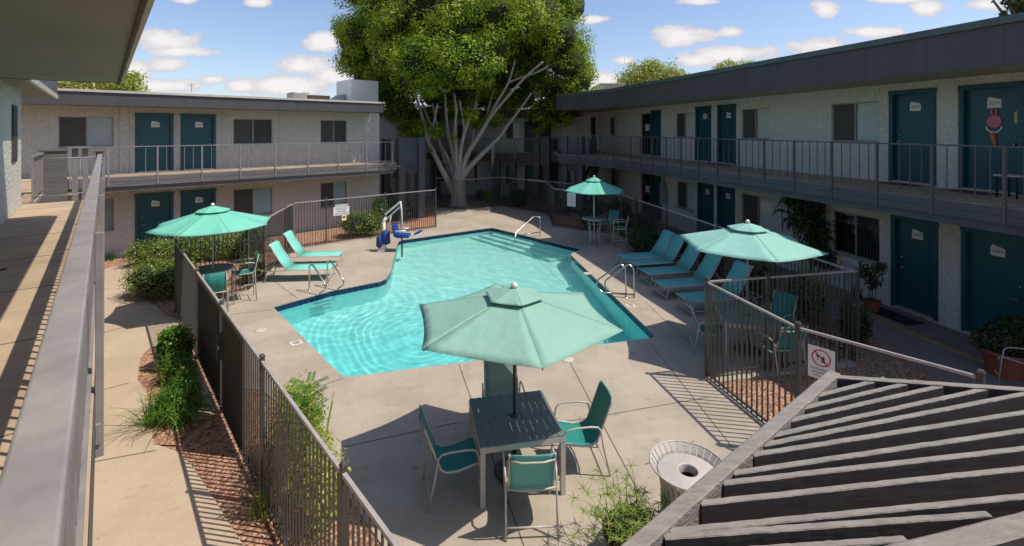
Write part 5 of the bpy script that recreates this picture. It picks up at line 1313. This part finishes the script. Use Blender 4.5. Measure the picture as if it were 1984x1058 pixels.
mb = MB(); mb.tube([(a.x-.2,a.y-.24,a.z+.02),(a.x+.2,a.y-.24,a.z+.04)], .03, 8); mb.tube([(a.x-.2,a.y+.24,a.z+.02),(a.x+.2,a.y+.24,a.z+.04)], .03, 8); mb.build('armrest', M['white'], t)
mb = MB(); mb.tube([(a.x+.25,a.y,a.z-.18),(a.x+.5,a.y,a.z-.14)], .03, 8); mb.build('leg_support', M['white'], t)
mb = MB(); mb.add([(a.x+.45,a.y-.2,a.z-.14),(a.x+.70,a.y-.2,a.z-.05),(a.x+.74,a.y+.2,a.z-.05),(a.x+.45,a.y+.2,a.z-.14),(a.x+.45,a.y-.2,a.z-.10),(a.x+.70,a.y-.2,a.z+.02),(a.x+.74,a.y+.2,a.z+.02),(a.x+.45,a.y+.2,a.z-.10)], [(3,2,1,0),(4,5,6,7),(0,1,5,4),(1,2,6,5),(2,3,7,6),(3,0,4,7)]); mb.build('footrest', M['blue'], t, bevel=.02)
mb = MB(); mb.box(a.x-.03,a.x+.02,a.y-.02,a.y+.02,-.4,a.z-.24); mb.build('stay', M['black'], t)
# trash bin with flared slat crown
bc = G(1333,905,.98); t = thing('trash_bin', 'silver slatted trash bin with flared crown and round opening beside the pergola', 'trash bin', (bc.x,bc.y,.02)); T = WORLDM[t.name]
mb = MB(T); k = 30
for i in range(k):
    a = 2*math.pi*i/k; c, s = math.cos(a), math.sin(a); w = .040
    pr = [(.275,.05),(.275,.70),(.29,.82),(.33,.92),(.375,.975),(.385,.985)]
    vs = []
    for r, z in pr:
        ww = .0235+.0075*(r-.275)/.11
        for sg in (-1,1): vs.append((c*r - s*ww*sg, s*r + c*ww*sg, z))
    for r, z in pr:
        ww = .0235+.0075*(r-.275)/.11
        for sg in (-1,1): vs.append((c*(r-.008) - s*ww*sg, s*(r-.008) + c*ww*sg, z))
    n_ = len(pr)*2
    fs = [(2*q,2*q+1,2*q+3,2*q+2) for q in range(len(pr)-1)] + [(n_+2*q+2,n_+2*q+3,n_+2*q+1,n_+2*q) for q in range(len(pr)-1)]
    mb.add(vs, fs)
mb.build('slat_body', M['silver'], t)
mb = MB(T); mb.tube([(.385*math.cos(R(a)),.385*math.sin(R(a)),.985) for a in range(0,361,10)], .010, 6, False); mb.tube([(.283*math.cos(R(a)),.283*math.sin(R(a)),.08) for a in range(0,361,10)], .012, 6, False); mb.build('rim', M['silver'], t)
mb = MB(T); mb.lathe([(.305,.885),(.312,.90),(.295,.91),(.115,.925),(.102,.93),(.096,.92),(.096,.84)], 40, cap=False); mb.build('lid', M['silver'], t)
mb = MB(T); mb.lathe([(.0,.04),(.255,.04),(.255,.80)], 30, cap=False); mb.build('liner', M['black'], t)

# ------------------------------------------------------------------ pergola roof, bottom right
ZP = 3.05
HP = EYE-ZP
def PG(px, py, z=ZP): return G(px, py, z)
t = thing('pergola', 'weathered pergola roof of timber laths on edge in the bottom right corner', 'pergola', (2.2,2.2,0))
c0 = PG(1617,724); c1 = PG(1230,1062); cf = PG(2120,764)
def plank(a, b, w, h, name='lath', zt=ZP, side='timber_side', ext=0.0, nseg=44, seed=0):
    """lath on edge with slightly worn top"""
    r = random.Random(seed); a = Vector(a); b = Vector(b); d = (b-a).normalized(); n_ = Vector((-d.y,d.x,0)); L_ = (b-a).length
    mb = MB(); vs = []
    for i in range(nseg+1):
        p = a + d*L_*i/nseg; j = r.uniform(-1,1)*.0009; jw = r.uniform(-1,1)*.0008
        for sx, z in ((-1, -h), (-1, -.004), (-.8, 0), (.8, 0), (1, -.004), (1, -h)):
            vs.append((p.x+n_.x*(w/2*sx+jw), p.y+n_.y*(w/2*sx+jw), zt + z + (j if z > -h else 0)))
    top = []; sd = []
    for i in range(nseg):
        for q in range(5):
            f = (6*i+q, 6*i+q+1, 6*i+6+q+1, 6*i+6+q); (top if q in (1,2,3) else sd).append(f)
        sd.append((6*i+5,6*i,6*i+6,6*i+11))
    sd += [(0,1,2,3,4,5), tuple(6*nseg+q for q in (5,4,3,2,1,0))]
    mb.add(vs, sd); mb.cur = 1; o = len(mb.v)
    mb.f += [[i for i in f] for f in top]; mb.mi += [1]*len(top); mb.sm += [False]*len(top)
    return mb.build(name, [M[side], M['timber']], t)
lines = [((1603,759),(1717,730)),((1580,785),(1780,736)),((1555,804.5),(1843,741)),((1527,840),(1915,746)),((1506,853),(1984,762)),((1484,874),(1984,796)),((1452,908),(1984,831)),((1424,931),(1984,866)),((1390,948),(1984,902.5)),((1333,1003),(1984,955)),((1292,1033),(1984,985)),((1262,1058),(1984,1022)),((1220,1095),(1984,1070))]
lines = [((1603,759),(1717,730)),((1580,782),(1780,735)),((1555,806),(1843,741)),((1527,834),(1927,747)),((1508,853),(2000,757)),((1484,874),(1984,796)),((1449,909),(1984,831)),((1420,930),(1984,866)),((1388,968),(1984,904)),((1332,1022),(1984,958)),((1290,1036),(1920,992)),((1262,1075),(1760,1040))]
dd = (c1-c0).normalized()
for i, (a, b) in enumerate(lines):
    A_, B_ = PG(*a), PG(*b)
    # start on the diagonal beam
    d = (B_-A_).normalized(); den = d.x*dd.y-d.y*dd.x; u = ((c0.x-A_.x)*dd.y-(c0.y-A_.y)*dd.x)/den; st = A_+d*(u+.055)
    en = B_ + (d*(.5 if b[0] >= 1984 else -.01))
    plank(st, en, .028, .14, seed=i, zt=ZP-.004)
plank(c0 + (c0-c1).normalized()*.0, c1 + dd*1.0, .062, .19, 'edge_beam', zt=ZP+.012, seed=40, side='timber')
plank(c0 + (c0-c1).normalized()*-.06, cf, .04, .17, 'edge_beam', zt=ZP+.006, seed=41)
a, b = PG(1480,1142,ZP+.03), PG(1995,1010,ZP+.03); d = (b-a).normalized(); plank(a-d*.4, b+d*.8, .085, .19, 'ridge_beam', zt=ZP+.03, seed=42)
for (px, py) in ((1617,724),(2120,764)):
    q = PG(px, py); mb = MB(); mb.box(q.x-.02,q.x+.08,q.y-.10,q.y-.02,0,ZP-.17); mb.build('post', M['timber_side'], t)

# ------------------------------------------------------------------ vegetation
# the big ficus
TZ = 27.9; tb = G(887,407); tb = Vector(((887-CX)*TZ/FPX, TZ, 0))
ficus = thing('ficus_tree', 'huge ficus tree with pale spreading limbs and a dense green crown', 'tree', tuple(tb))
rr = random.Random(5)
def limb(pts, r0, r1, zoff, sub=3):
    """pts in photo pixels at increasing depth offset, smoothed"""
    q = [P(px, py, TZ + dz) for (px, py, dz) in pts]; out = []
    for i in range(len(q)-1):
        p0, p1, p2, p3 = q[max(i-1,0)], q[i], q[i+1], q[min(i+2,len(q)-1)]
        for k in range(4):
            u = k/4; out.append(.5*((2*p1)+(p2-p0)*u+(2*p0-5*p1+4*p2-p3)*u*u+(3*p1-p0-3*p2+p3)*u**3))
    out.append(q[-1]); n_ = len(out)
    return out, [r0+(r1-r0)*(i/(n_-1))**.8 for i in range(n_)]
mb = MB()
pts = [P(888,418,TZ),P(887,407,TZ),P(887,385,TZ),P(887,360,TZ),P(889,343,TZ),P(890,330,TZ)]
mb.tube(pts, [.56,.46,.40,.39,.40,.32], 16)
for k in range(7):
    a = k*.9+.3; mb.tube([(tb.x+math.cos(a)*.62, tb.y+math.sin(a)*.62, -.03),(tb.x+math.cos(a)*.36, tb.y+math.sin(a)*.36, .25),(tb.x+math.cos(a)*.28, tb.y+math.sin(a)*.28, 1.3)], [.07,.12,.09], 8)
mb.build('trunk', M['bark'], ficus)
limbs = [[(882,382,0),(868,352,-.2),(846,308,-.4),(830,275,-.5),(823,245,-.5),(812,205,-.2),(800,170,.1)],
 [(884,350,0),(870,310,.4),(852,278,.6),(846,240,.7),(838,200,.8)],
 [(886,345,0),(878,300,.2),(868,255,.2),(864,215,.3),(862,180,.4)],
 [(888,335,-.1),(884,290,-.3),(882,250,-.5),(884,215,-.6),(880,180,-.6)],
 [(890,335,-.1),(893,290,-.5),(901,255,-.9),(912,225,-1.1),(925,200,-1.2)],
 [(893,338,0),(905,300,-.1),(925,268,-.2),(945,235,-.4),(962,200,-.6),(985,160,-.8),(998,115,-.8)],
 [(893,345,0),(915,318,.1),(943,290,.2),(966,268,.2),(986,240,.1),(1006,214,0),(1030,180,-.2)],
 [(894,336,.1),(910,295,.5),(918,255,.8),(918,215,1.0),(925,180,1.2)],
 [(880,348,.2),(862,310,.9),(845,262,1.1),(825,220,1.2),(815,190,1.3)],
 [(890,330,.3),(897,285,1.2),(905,240,1.5),(915,200,1.6)],
 [(945,235,-.4),(968,205,-.9),(1000,168,-1.4),(1030,138,-1.8),(1052,120,-2.0)],
 [(925,268,.3),(940,235,1.0),(948,205,1.4),(958,170,1.5)],
 [(985,160,-.8),(1010,150,-.9),(1040,140,-1.1),(1062,128,-1.2)],
 [(901,255,-.9),(896,225,-1.0),(890,195,-1.2)],
 [(830,275,-.5),(840,240,-.9),(848,200,-1.0)]]
for i, l in enumerate(limbs):
    r0 = [.26,.2,.2,.22,.17,.23,.24,.16,.18,.15,.12,.13,.08,.09,.09][i]*.82
    q, rs = limb(l, r0, .05, 0); mb = MB(); mb.tube(q, rs, 9); mb.build('limb', M['bark'], ficus)
def PB(px, py, Z, r, rz=None): v = P(px, py, Z); r = r*.94; return (v.x, v.y, v.z, r, r, rz or r*.85)
cl = []
for (px, py, dz, r) in [(700,60,-.5,1.7),(690,110,0,1.5),(715,150,.5,1.5),(735,30,-1,1.8),(760,95,-2,1.9),(790,40,-2.5,2.0),(760,160,1.2,1.6),(770,205,2,1.2),(745,185,1.5,1.1),
    (830,10,-3,2.2),(880,60,-3.8,2.1),(860,-60,-2,2.6),(780,-40,-1,2.4),(940,20,-3.5,2.1),(1000,45,-2.6,1.8),(960,-50,-2,2.6),(1040,20,-1.8,2.0),(1060,-30,0,2.4),(1080,70,-.8,1.9),
    (1100,120,0,1.7),(1120,160,.4,1.25),(1108,190,.6,1.2),(1078,172,.9,1.5),(1035,110,1.2,1.6),(1060,210,1,1.15),(1085,225,1.4,.9),(1110,95,.8,1.4),
    (820,118,-4.2,1.6),(870,122,-4.6,1.5),(920,112,-4.4,1.4),(898,148,-4.2,1.15),(845,156,-3.8,1.15),(800,152,-3.2,1.2),(932,140,-4,.9),(845,185,3,1.5),(885,188,3.4,1.6),(925,186,3.2,1.6),(965,185,3.4,1.5),(865,160,1.5,1.6),(910,165,1.6,1.6),(990,145,1.8,1.7),(1032,158,1.8,1.5),(955,150,2.4,1.6),(1010,120,2,1.6),(790,110,-3.4,1.5),(880,105,-4.6,1.5),(945,95,-3.6,1.4),
    (780,215,.8,1.1),(800,235,2.6,1.1),(830,225,3.2,1.3),(1010,190,2.6,1.4),(960,190,3.6,1.4),(1040,235,2.2,.9),(900,170,3.5,2.0),(1000,110,2.5,2.4),(850,80,3,3.2),(960,30,3,3.4),(760,70,3.5,2.8),(1050,80,3.5,2.8),
    (905,-110,0,3.2),(800,-100,2,3),(1010,-90,1.5,3.0),(705,-20,1,1.9),(1095,10,1.5,2.0),(682,85,1.0,1.2),(1128,135,1.4,1.0),(668,60,1.5,.9)]:
    cl.append(PB(px, py, TZ+dz, r))
sub = []
rc = random.Random(8)
for (x, y, z, r, _, rz) in cl:
    k = int(9 + r*6)
    for i in range(k):
        v = Vector((rc.gauss(0,1), rc.gauss(0,1)-.25, rc.gauss(0,1)+.15)).normalized(); q = rc.uniform(.72,1.0); w = rc.uniform(.26,.44)*min(r,1.6)+.08
        sub.append((x+v.x*r*q*.86, y+v.y*r*q*.86, z+v.z*rz*q*.86, w, w, w*.85))
leaf_cloud('crown', sub, 230000, .125, M['ficus'], ficus, rnd=.33, shell=.62, seed=3, up=.5, jitter=.10)
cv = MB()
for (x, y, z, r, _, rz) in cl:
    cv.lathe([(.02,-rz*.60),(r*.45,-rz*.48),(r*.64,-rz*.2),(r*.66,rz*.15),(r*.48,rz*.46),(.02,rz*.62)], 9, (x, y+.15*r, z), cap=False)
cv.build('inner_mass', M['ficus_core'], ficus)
# inner twigs and leaves: larger, sparse, crown shade put into the dark colour
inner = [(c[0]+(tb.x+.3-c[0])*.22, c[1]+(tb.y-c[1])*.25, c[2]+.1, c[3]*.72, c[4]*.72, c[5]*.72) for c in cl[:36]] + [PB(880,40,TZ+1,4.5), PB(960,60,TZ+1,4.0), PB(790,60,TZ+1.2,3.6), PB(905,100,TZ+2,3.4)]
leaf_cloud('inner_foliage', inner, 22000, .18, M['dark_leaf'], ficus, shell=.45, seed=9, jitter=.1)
for (px, py, Z, r) in ((815,250,27.2,.55),(848,262,26.6,.5),(905,215,26.4,.55),(960,228,28.6,.6),(835,225,27,.5),(885,265,26.8,.3)):
    pass
leaf_cloud('crown_tuft', [PB(px,py,Z,r) for (px,py,Z,r) in ((812,245,27.4,.6),(846,255,26.9,.55),(912,222,26.4,.55),(958,232,28.8,.7),(880,268,26.9,.25),(836,292,27,.2),(795,255,29,.7),(925,240,28.6,.5))], 3200, .15, M['ficus'], ficus, shell=.2, seed=12)

# far background trees
def far_tree(label, base, blobs, n, size, m, seed, trunk_r=.25, name='tree'):
    t = thing(name, label, 'tree', base, 0, 'trees beyond the roofs'); 
    leaf_cloud('crown', blobs, n, size, M[m], t, shell=.35, seed=seed, jitter=.16)
    c = blobs[0]; mb = MB(); mb.tube([(base[0],base[1],0),(base[0]+.1,base[1],c[2]*.5),(c[0],c[1],c[2])], [trunk_r,trunk_r*.8,trunk_r*.4], 8)
    for b in blobs[1:]: mb.tube([(base[0]+.1,base[1],c[2]*.6),(b[0],b[1],b[2])], [trunk_r*.5,.05], 6)
    mb.build('trunk', M['bark_dark'], t); return t
a = P(200,180,38); far_tree('yellow green tree showing over the left roof under the near soffit', (a.x,a.y,0), [PB(235,160,38,1.6),PB(190,165,38,1.7),PB(140,165,38,1.8),PB(250,180,38,1.4),PB(100,170,38,1.7),PB(205,190,38,2.0),PB(260,150,38,.7)], 9000, .22, 'lime_leaf', 21)
a = P(1262,150,58); far_tree('rounded yellow green tree above the far right roof', (a.x,a.y,0), [PB(1262,150,58,2.6),PB(1235,150,58,2.3),PB(1292,148,58,2.2),PB(1262,128,58,1.3),PB(1215,160,58,1.6),PB(1315,150,58,1.3),PB(1300,170,58,2.5)], 9000, .28, 'lime_leaf', 22)
a = P(1418,135,62); far_tree('sparse twiggy tree top above the right roof', (a.x,a.y,0), [PB(1418,135,62,1.6),PB(1395,135,62,1.2),PB(1442,130,62,1.3),PB(1412,122,62,.7),PB(1457,124,62,.6),PB(1395,128,62,.6)], 1500, .26, 'lime_leaf', 23)
a = P(1975,12,24); far_tree('dark branch tips entering the top right corner', (a.x+2,a.y,0), [PB(2010,5,24,1.2),PB(1972,8,24,.5),PB(1950,3,24,.3),PB(1944,28,24,.22),PB(1978,22,24,.35),PB(1925,2,24,.12)], 2600, .16, 'dark_leaf', 24)
a = P(1062,245,33); far_tree('small leafy tree between the back wing and the right stair tower', (a.x,a.y,0), [PB(1060,235,32.2,.9),PB(1040,228,32.4,.7),PB(1080,240,32.2,.7),PB(1055,262,32.2,.6),PB(1075,222,32.2,.5)], 4200, .13, 'bright_leaf', 25, .12)

# hedges and shrubs
def base_px(px, py): g = G(px, py); return (g.x, g.y, 0.0)
gh = None
h1 = base_px(292,512); h2 = base_px(284,585)
t = thing('hedge', 'long squared hedge at the rear of the left path, farther from us', 'hedge', (-11.1,16.4,0))
leaf_cloud('foliage', [(-12.2+2.7*q/7, 15.95+1.2*q/7, .44+.03*math.sin(q*2.1), .55, .55, .43) for q in range(8)], 16000, .055, M['hedge'], t, shell=.62, core=M['core'], seed=31)
for q in range(8): MB().tube([(-12.2+2.7*q/7, 15.95+1.2*q/7, 0),(-12.15+2.7*q/7, 16.0+1.2*q/7, .5)], [.02,.01], 5).build('stem', M['bark_dark'], t)
shrub('squared hedge at the left path nearest the fence corner', (h2[0]+.08,h2[1]+.55,0), .98, .78, .92, M['hedge'], 9500, .055, True, 32, name='hedge', cat='hedge')
p = G(395,515); shrub('low rounded shrub seen through pickets behind the left bar table', (-8.35,13.2,0), .5, .5, .7, M['hedge'], 4200, .055, True, 33, name='hedge', cat='hedge')
shrub('low shrub by the slanting fence, right of the left bar table', (-7.75,14.3,0), .4, .5, .7, M['hedge'], 2200, .055, False, 34)
shrub('leafy shrub growing behind the left umbrella against the wall', (-8.9,16.6,0), .55, .5, 1.25, M['bright_leaf'], 2200, .07, False, 35)
p = base_px(692,466); shrub('clipped round shrub behind the fence by the pool lift', (p[0],p[1]+.75,0), .95, .72, 1.0, M['hedge'], 8000, .06, True, 36)
p = base_px(712,455); shrub('looser yellow green shrub just behind the round one', (p[0],p[1]+1.9,0), .42, .42, 1.35, M['bright_leaf'], 2200, .08, False, 37)
p = base_px(943,393); shrub('small pale agave like shrub in the bed behind the tree fence', (p[0],p[1]+.6,0), .4, .4, .75, M['lime_leaf'], 1100, .09, False, 38)
p = base_px(1005,402); shrub('dark round shrub behind the far deck fence', (p[0],p[1]+.3,0), .62, .55, 1.05, M['dark_leaf'], 2800, .08, False, 39)
p = base_px(928,395); shrub('small shrub left of the pale one in the far bed', (p[0],p[1]+1.2,0), .35, .35, .7, M['dark_leaf'], 900, .08, False, 40)
for i, (x, y, rx, ry, h, m, lab) in enumerate([(3.6,21.9,.7,.6,1.15,'dark_leaf','shrub behind the far umbrella pole'),(5.0,22.4,.7,.7,1.35,'dark_leaf','taller shrub behind the far bar chairs'),(5.35,19.5,.55,.7,1.2,'dark_leaf','dark shrub right of the far bar chairs'),
      (4.75,17.4,.75,.8,.95,'dark_leaf','broad low shrub between far bar table and loungers'),(5.95,16.8,.35,.6,.8,'dark_leaf','shrub behind the farthest lounger'),(6.1,14.7,.4,.7,.9,'hedge','shrub behind the middle loungers'),
      (6.55,12.9,.42,.7,1.05,'hedge','shrub behind the fourth lounger'),(7.0,11.5,.45,.7,1.15,'hedge','shrub at the near end of the long right bed'),(7.25,10.2,.32,.4,.8,'dark_leaf','small shrub beside the black fence end post')]):
    shrub(lab, (x,y,0), rx, ry, h, M[m], 2600, .065, False, 50+i)
p = base_px(1770,760); shrub('dark shrub between the near right fence and the paved walk', (5.55,7.05,0), .62, .42, .62, M['dark_leaf'], 3000, .06, False, 60)
shrub('low shrub next to it by the pergola', (6.2,6.2,0), .5, .35, .5, M['bright_leaf'], 1900, .06, False, 61)
p = G(322,724); shrub('compact bright green shrub beside the left path', (p.x+.02,p.y+.2,0), .30, .27, .74, M['bright_leaf'], 3600, .07, True, 62)

# leafy climbing plant at the lower right wall
q = TR @ Vector((sr(1590), .35, 0)); t = thing('climbing_plant', 'tall dark leafy plant climbing the wall left of the barred window', 'plant', tuple(q))
leaf_cloud('foliage', [(q.x,q.y,2.25,.55,.3,.5),(q.x-.2,q.y+.2,1.8,.45,.3,.5),(q.x+.15,q.y-.2,1.55,.5,.3,.5),(q.x+.05,q.y,1.1,.4,.3,.45),(q.x-.25,q.y+.4,2.35,.4,.25,.3),(q.x+.2,q.y-.35,.8,.4,.28,.35)], 3600, .10, M['dark_leaf'], t, shell=.3, seed=70)
mb = MB(); mb.tube([(q.x,q.y,0),(q.x+.03,q.y,1.2),(q.x,q.y,2.3)], [.03,.022,.01], 6); mb.tube([(q.x+.1,q.y-.1,0),(q.x+.2,q.y-.3,1.1)], [.02,.01], 6); mb.build('stem', M['bark_dark'], t)
def pot(t, c, r, h, m='terracotta'):
    mb = MB(); mb.lathe([(r*.66,0),(r*.92,h*.84),(r*.93,h*.86),(r*1.03,h*.86),(r*1.03,h),(r*.9,h),(r*.86,h*.86)], 26, (c[0],c[1],c[2]), cap=False); mb.build('pot', M[m], t)
    mb = MB(); mb.lathe([(0,h*.87),(r*.87,h*.87)], 20, (c[0],c[1],c[2]), cap=False); mb.build('soil', M['bark_dark'], t)
c = G(1690,603,.02); t = thing('potted_plant', 'slender plant in a terracotta pot beside ground floor door 1035', 'potted plant', tuple(c)); pot(t, c, .19, .28)
leaf_cloud('foliage', [(c.x,c.y,.95,.22,.2,.3),(c.x+.12,c.y-.1,1.15,.16,.15,.2),(c.x-.15,c.y+.1,1.0,.15,.15,.25),(c.x+.05,c.y,.7,.15,.15,.2)], 700, .08, M['dark_leaf'], t, shell=.2, seed=71)
mb = MB()
for dx, dy in ((0,0),(.12,-.08),(-.13,.08),(.03,.06)): mb.tube([(c.x+dx*.2,c.y+dy*.2,.2),(c.x+dx,c.y+dy,1.1)], [.012,.006], 5)
mb.build('stem', M['bark_dark'], t)
c = G(1660,598,.02); t = thing('potted_plant', 'small pale green pot near the fence end by the yellow kerb', 'potted plant', tuple(c)); pot(t, c, .11, .2, 'canopy'); leaf_cloud('foliage', [(c.x,c.y,.42,.16,.16,.2)], 300, .06, M['dark_leaf'], t, shell=.2, seed=72)
c = G(1948,728,.0); t = thing('potted_plant', 'big terracotta planter with a bushy plant before door 1034', 'potted plant', tuple(c)); pot(t, c, .36, .48)
leaf_cloud('foliage', [(c.x,c.y,.72,.42,.36,.26),(c.x+.2,c.y,.85,.3,.3,.25),(c.x-.2,c.y+.1,.62,.3,.25,.2),(c.x+.1,c.y-.1,1.0,.2,.2,.15)], 3200, .065, M['dark_leaf'], t, shell=.3, seed=73, core=M['core'])
mb = MB(); mb.tube([(c.x,c.y,.3),(c.x,c.y,.9)], .02, 5); mb.build('stem', M['bark_dark'], t)
c = TR @ Vector((sr(1640), .25, .0)); t = thing('garden_spike', 'small yellow flower spike under the barred window', 'plant', tuple(c)); mb = MB(); mb.tube([(c.x,c.y,0),(c.x,c.y,.75)], .012, 6); mb.build('stem', M['hedge'], t); mb = MB(); mb.tube([(c.x,c.y,.72),(c.x,c.y,.85),(c.x,c.y,1.02)], [.03,.04,.01], 6); mb.build('flower', M['yellow'], t)

# grassy clumps
c = G(335,812); t = thing('umbrella_grass', 'arching grass like clump beside the left path, nearest us', 'plant', (c.x,c.y,0))
blades('blade', (c.x,c.y,0), 300, .66, 1.2, M['bright_leaf'], t, 4, .010, .7)
leaf_cloud('foliage', [(c.x,c.y+.1,.30,.34,.30,.26),(c.x-.05,c.y+.35,.38,.26,.22,.26),(c.x+.18,c.y-.05,.22,.25,.22,.2)], 2600, .075, M['bright_leaf'], t, shell=.25, seed=80, squash=.22)
c = G(330,745); t = thing('umbrella_grass', 'feathery clump between the compact shrub and the larger grass clump', 'plant', (c.x,c.y,0)); blades('blade', (c.x+.05,c.y+.1,0), 150, .55, .9, M['blade'], t, 5, .008, .7)
leaf_cloud('foliage', [(c.x+.05,c.y+.1,.30,.30,.25,.25)], 1100, .08, M['bright_leaf'], t, shell=.2, seed=81, squash=.25)
c = G(1218,1075); c = Vector((1.22,4.95,0)); t = thing('papyrus_clump', 'yellow green umbrella sedge in a dark planter next to the trash bin', 'potted plant', (c.x,c.y,0))
mb = MB(); mb.lathe([(.20,.02),(.27,.36),(.29,.36),(.29,.40),(.25,.40),(.24,.36)], 26, (c.x,c.y,0), cap=False); mb.build('pot', M['black'], t)
blades('blade', (c.x,c.y,.28), 105, .56, .95, M['blade'], t, 6, .009, .5, True)
leaf_cloud('foliage', [(c.x,c.y,.42,.24,.22,.12)], 420, .14, M['dark_leaf'], t, shell=.3, seed=82, squash=.14)
# shrubs behind the pickets of the left fence
c = (-2.55,6.0,0); t = thing('bamboo_shrub', 'yellow green leafy shrub behind the left fence pickets', 'shrub', c)
leaf_cloud('foliage', [(-2.75,6.2,.75,.30,.36,.55),(-2.4,5.75,.55,.28,.35,.5),(-3.05,6.6,.6,.26,.30,.5),(-2.6,6.05,.9,.2,.22,.3),(-2.1,5.4,.5,.26,.3,.45)], 8000, .06, M['lime_leaf'], t, shell=.2, seed=83, squash=.4)
mb = MB()
for i in range(9): a = i*.7; mb.tube([(-2.55+.1*math.cos(a),6+.1*math.sin(a),0),(-2.55+.3*math.cos(a),6.05+.35*math.sin(a),1.1)], [.01,.006], 5)
mb.build('stem', M['hedge'], t)
c = P(598,815,5.55); t = thing('sapling', 'thin young plant with feathery leaflets rising above the left fence rail', 'plant', (c.x,c.y,0))
mb = MB(); top = P(598,752,5.6); mb.tube([(c.x-.1,c.y,0),(c.x-.02,c.y,.9),(top.x,top.y,top.z)], [.012,.009,.004], 6); mb.build('stem', M['hedge'], t)
mb = MB(); rr = random.Random(2)
for z, n_ in ((top.z,5),(top.z-.14,5),(top.z-.28,4),(top.z-.42,4)):
    for k in range(n_):
        a = 2*math.pi*k/n_ + z*7; L_ = .22; o = Vector((top.x-.01,top.y,z)); e = o+Vector((math.cos(a)*L_, math.sin(a)*L_, .06))
        mb.tube([o, (o+e)/2+Vector((0,0,.03)), e], .003, 4)
        for j in range(8):
            q = o+(e-o)*(.3+.09*j)+Vector((0,0,.02)); s_ = Vector((-math.sin(a), math.cos(a), -.1))
            for sg in (-1,1): tip = q+s_*.055*sg+(e-o)*.10; w = (e-o)*.05; mb.add([q, (q+tip)/2+w, tip, (q+tip)/2-w], [(0,1,2,3)])
mb.build('leaf', M['bright_leaf'], t)
c = G(498,1000); t = thing('weed_clump', 'thin weeds at the foot of the left fence', 'plant', (c.x,c.y,0)); blades('blade', (c.x+.05,c.y,0), 60, .5, .6, M['blade'], t, 15, .006, .6)
c = G(212,505); t = thing('weed_clump', 'small weed tuft at the foot of the left wing wall', 'plant', (c.x,c.y,0)); blades('blade', (c.x,c.y,0), 50, .45, .6, M['bright_leaf'], t, 16, .012, .6)
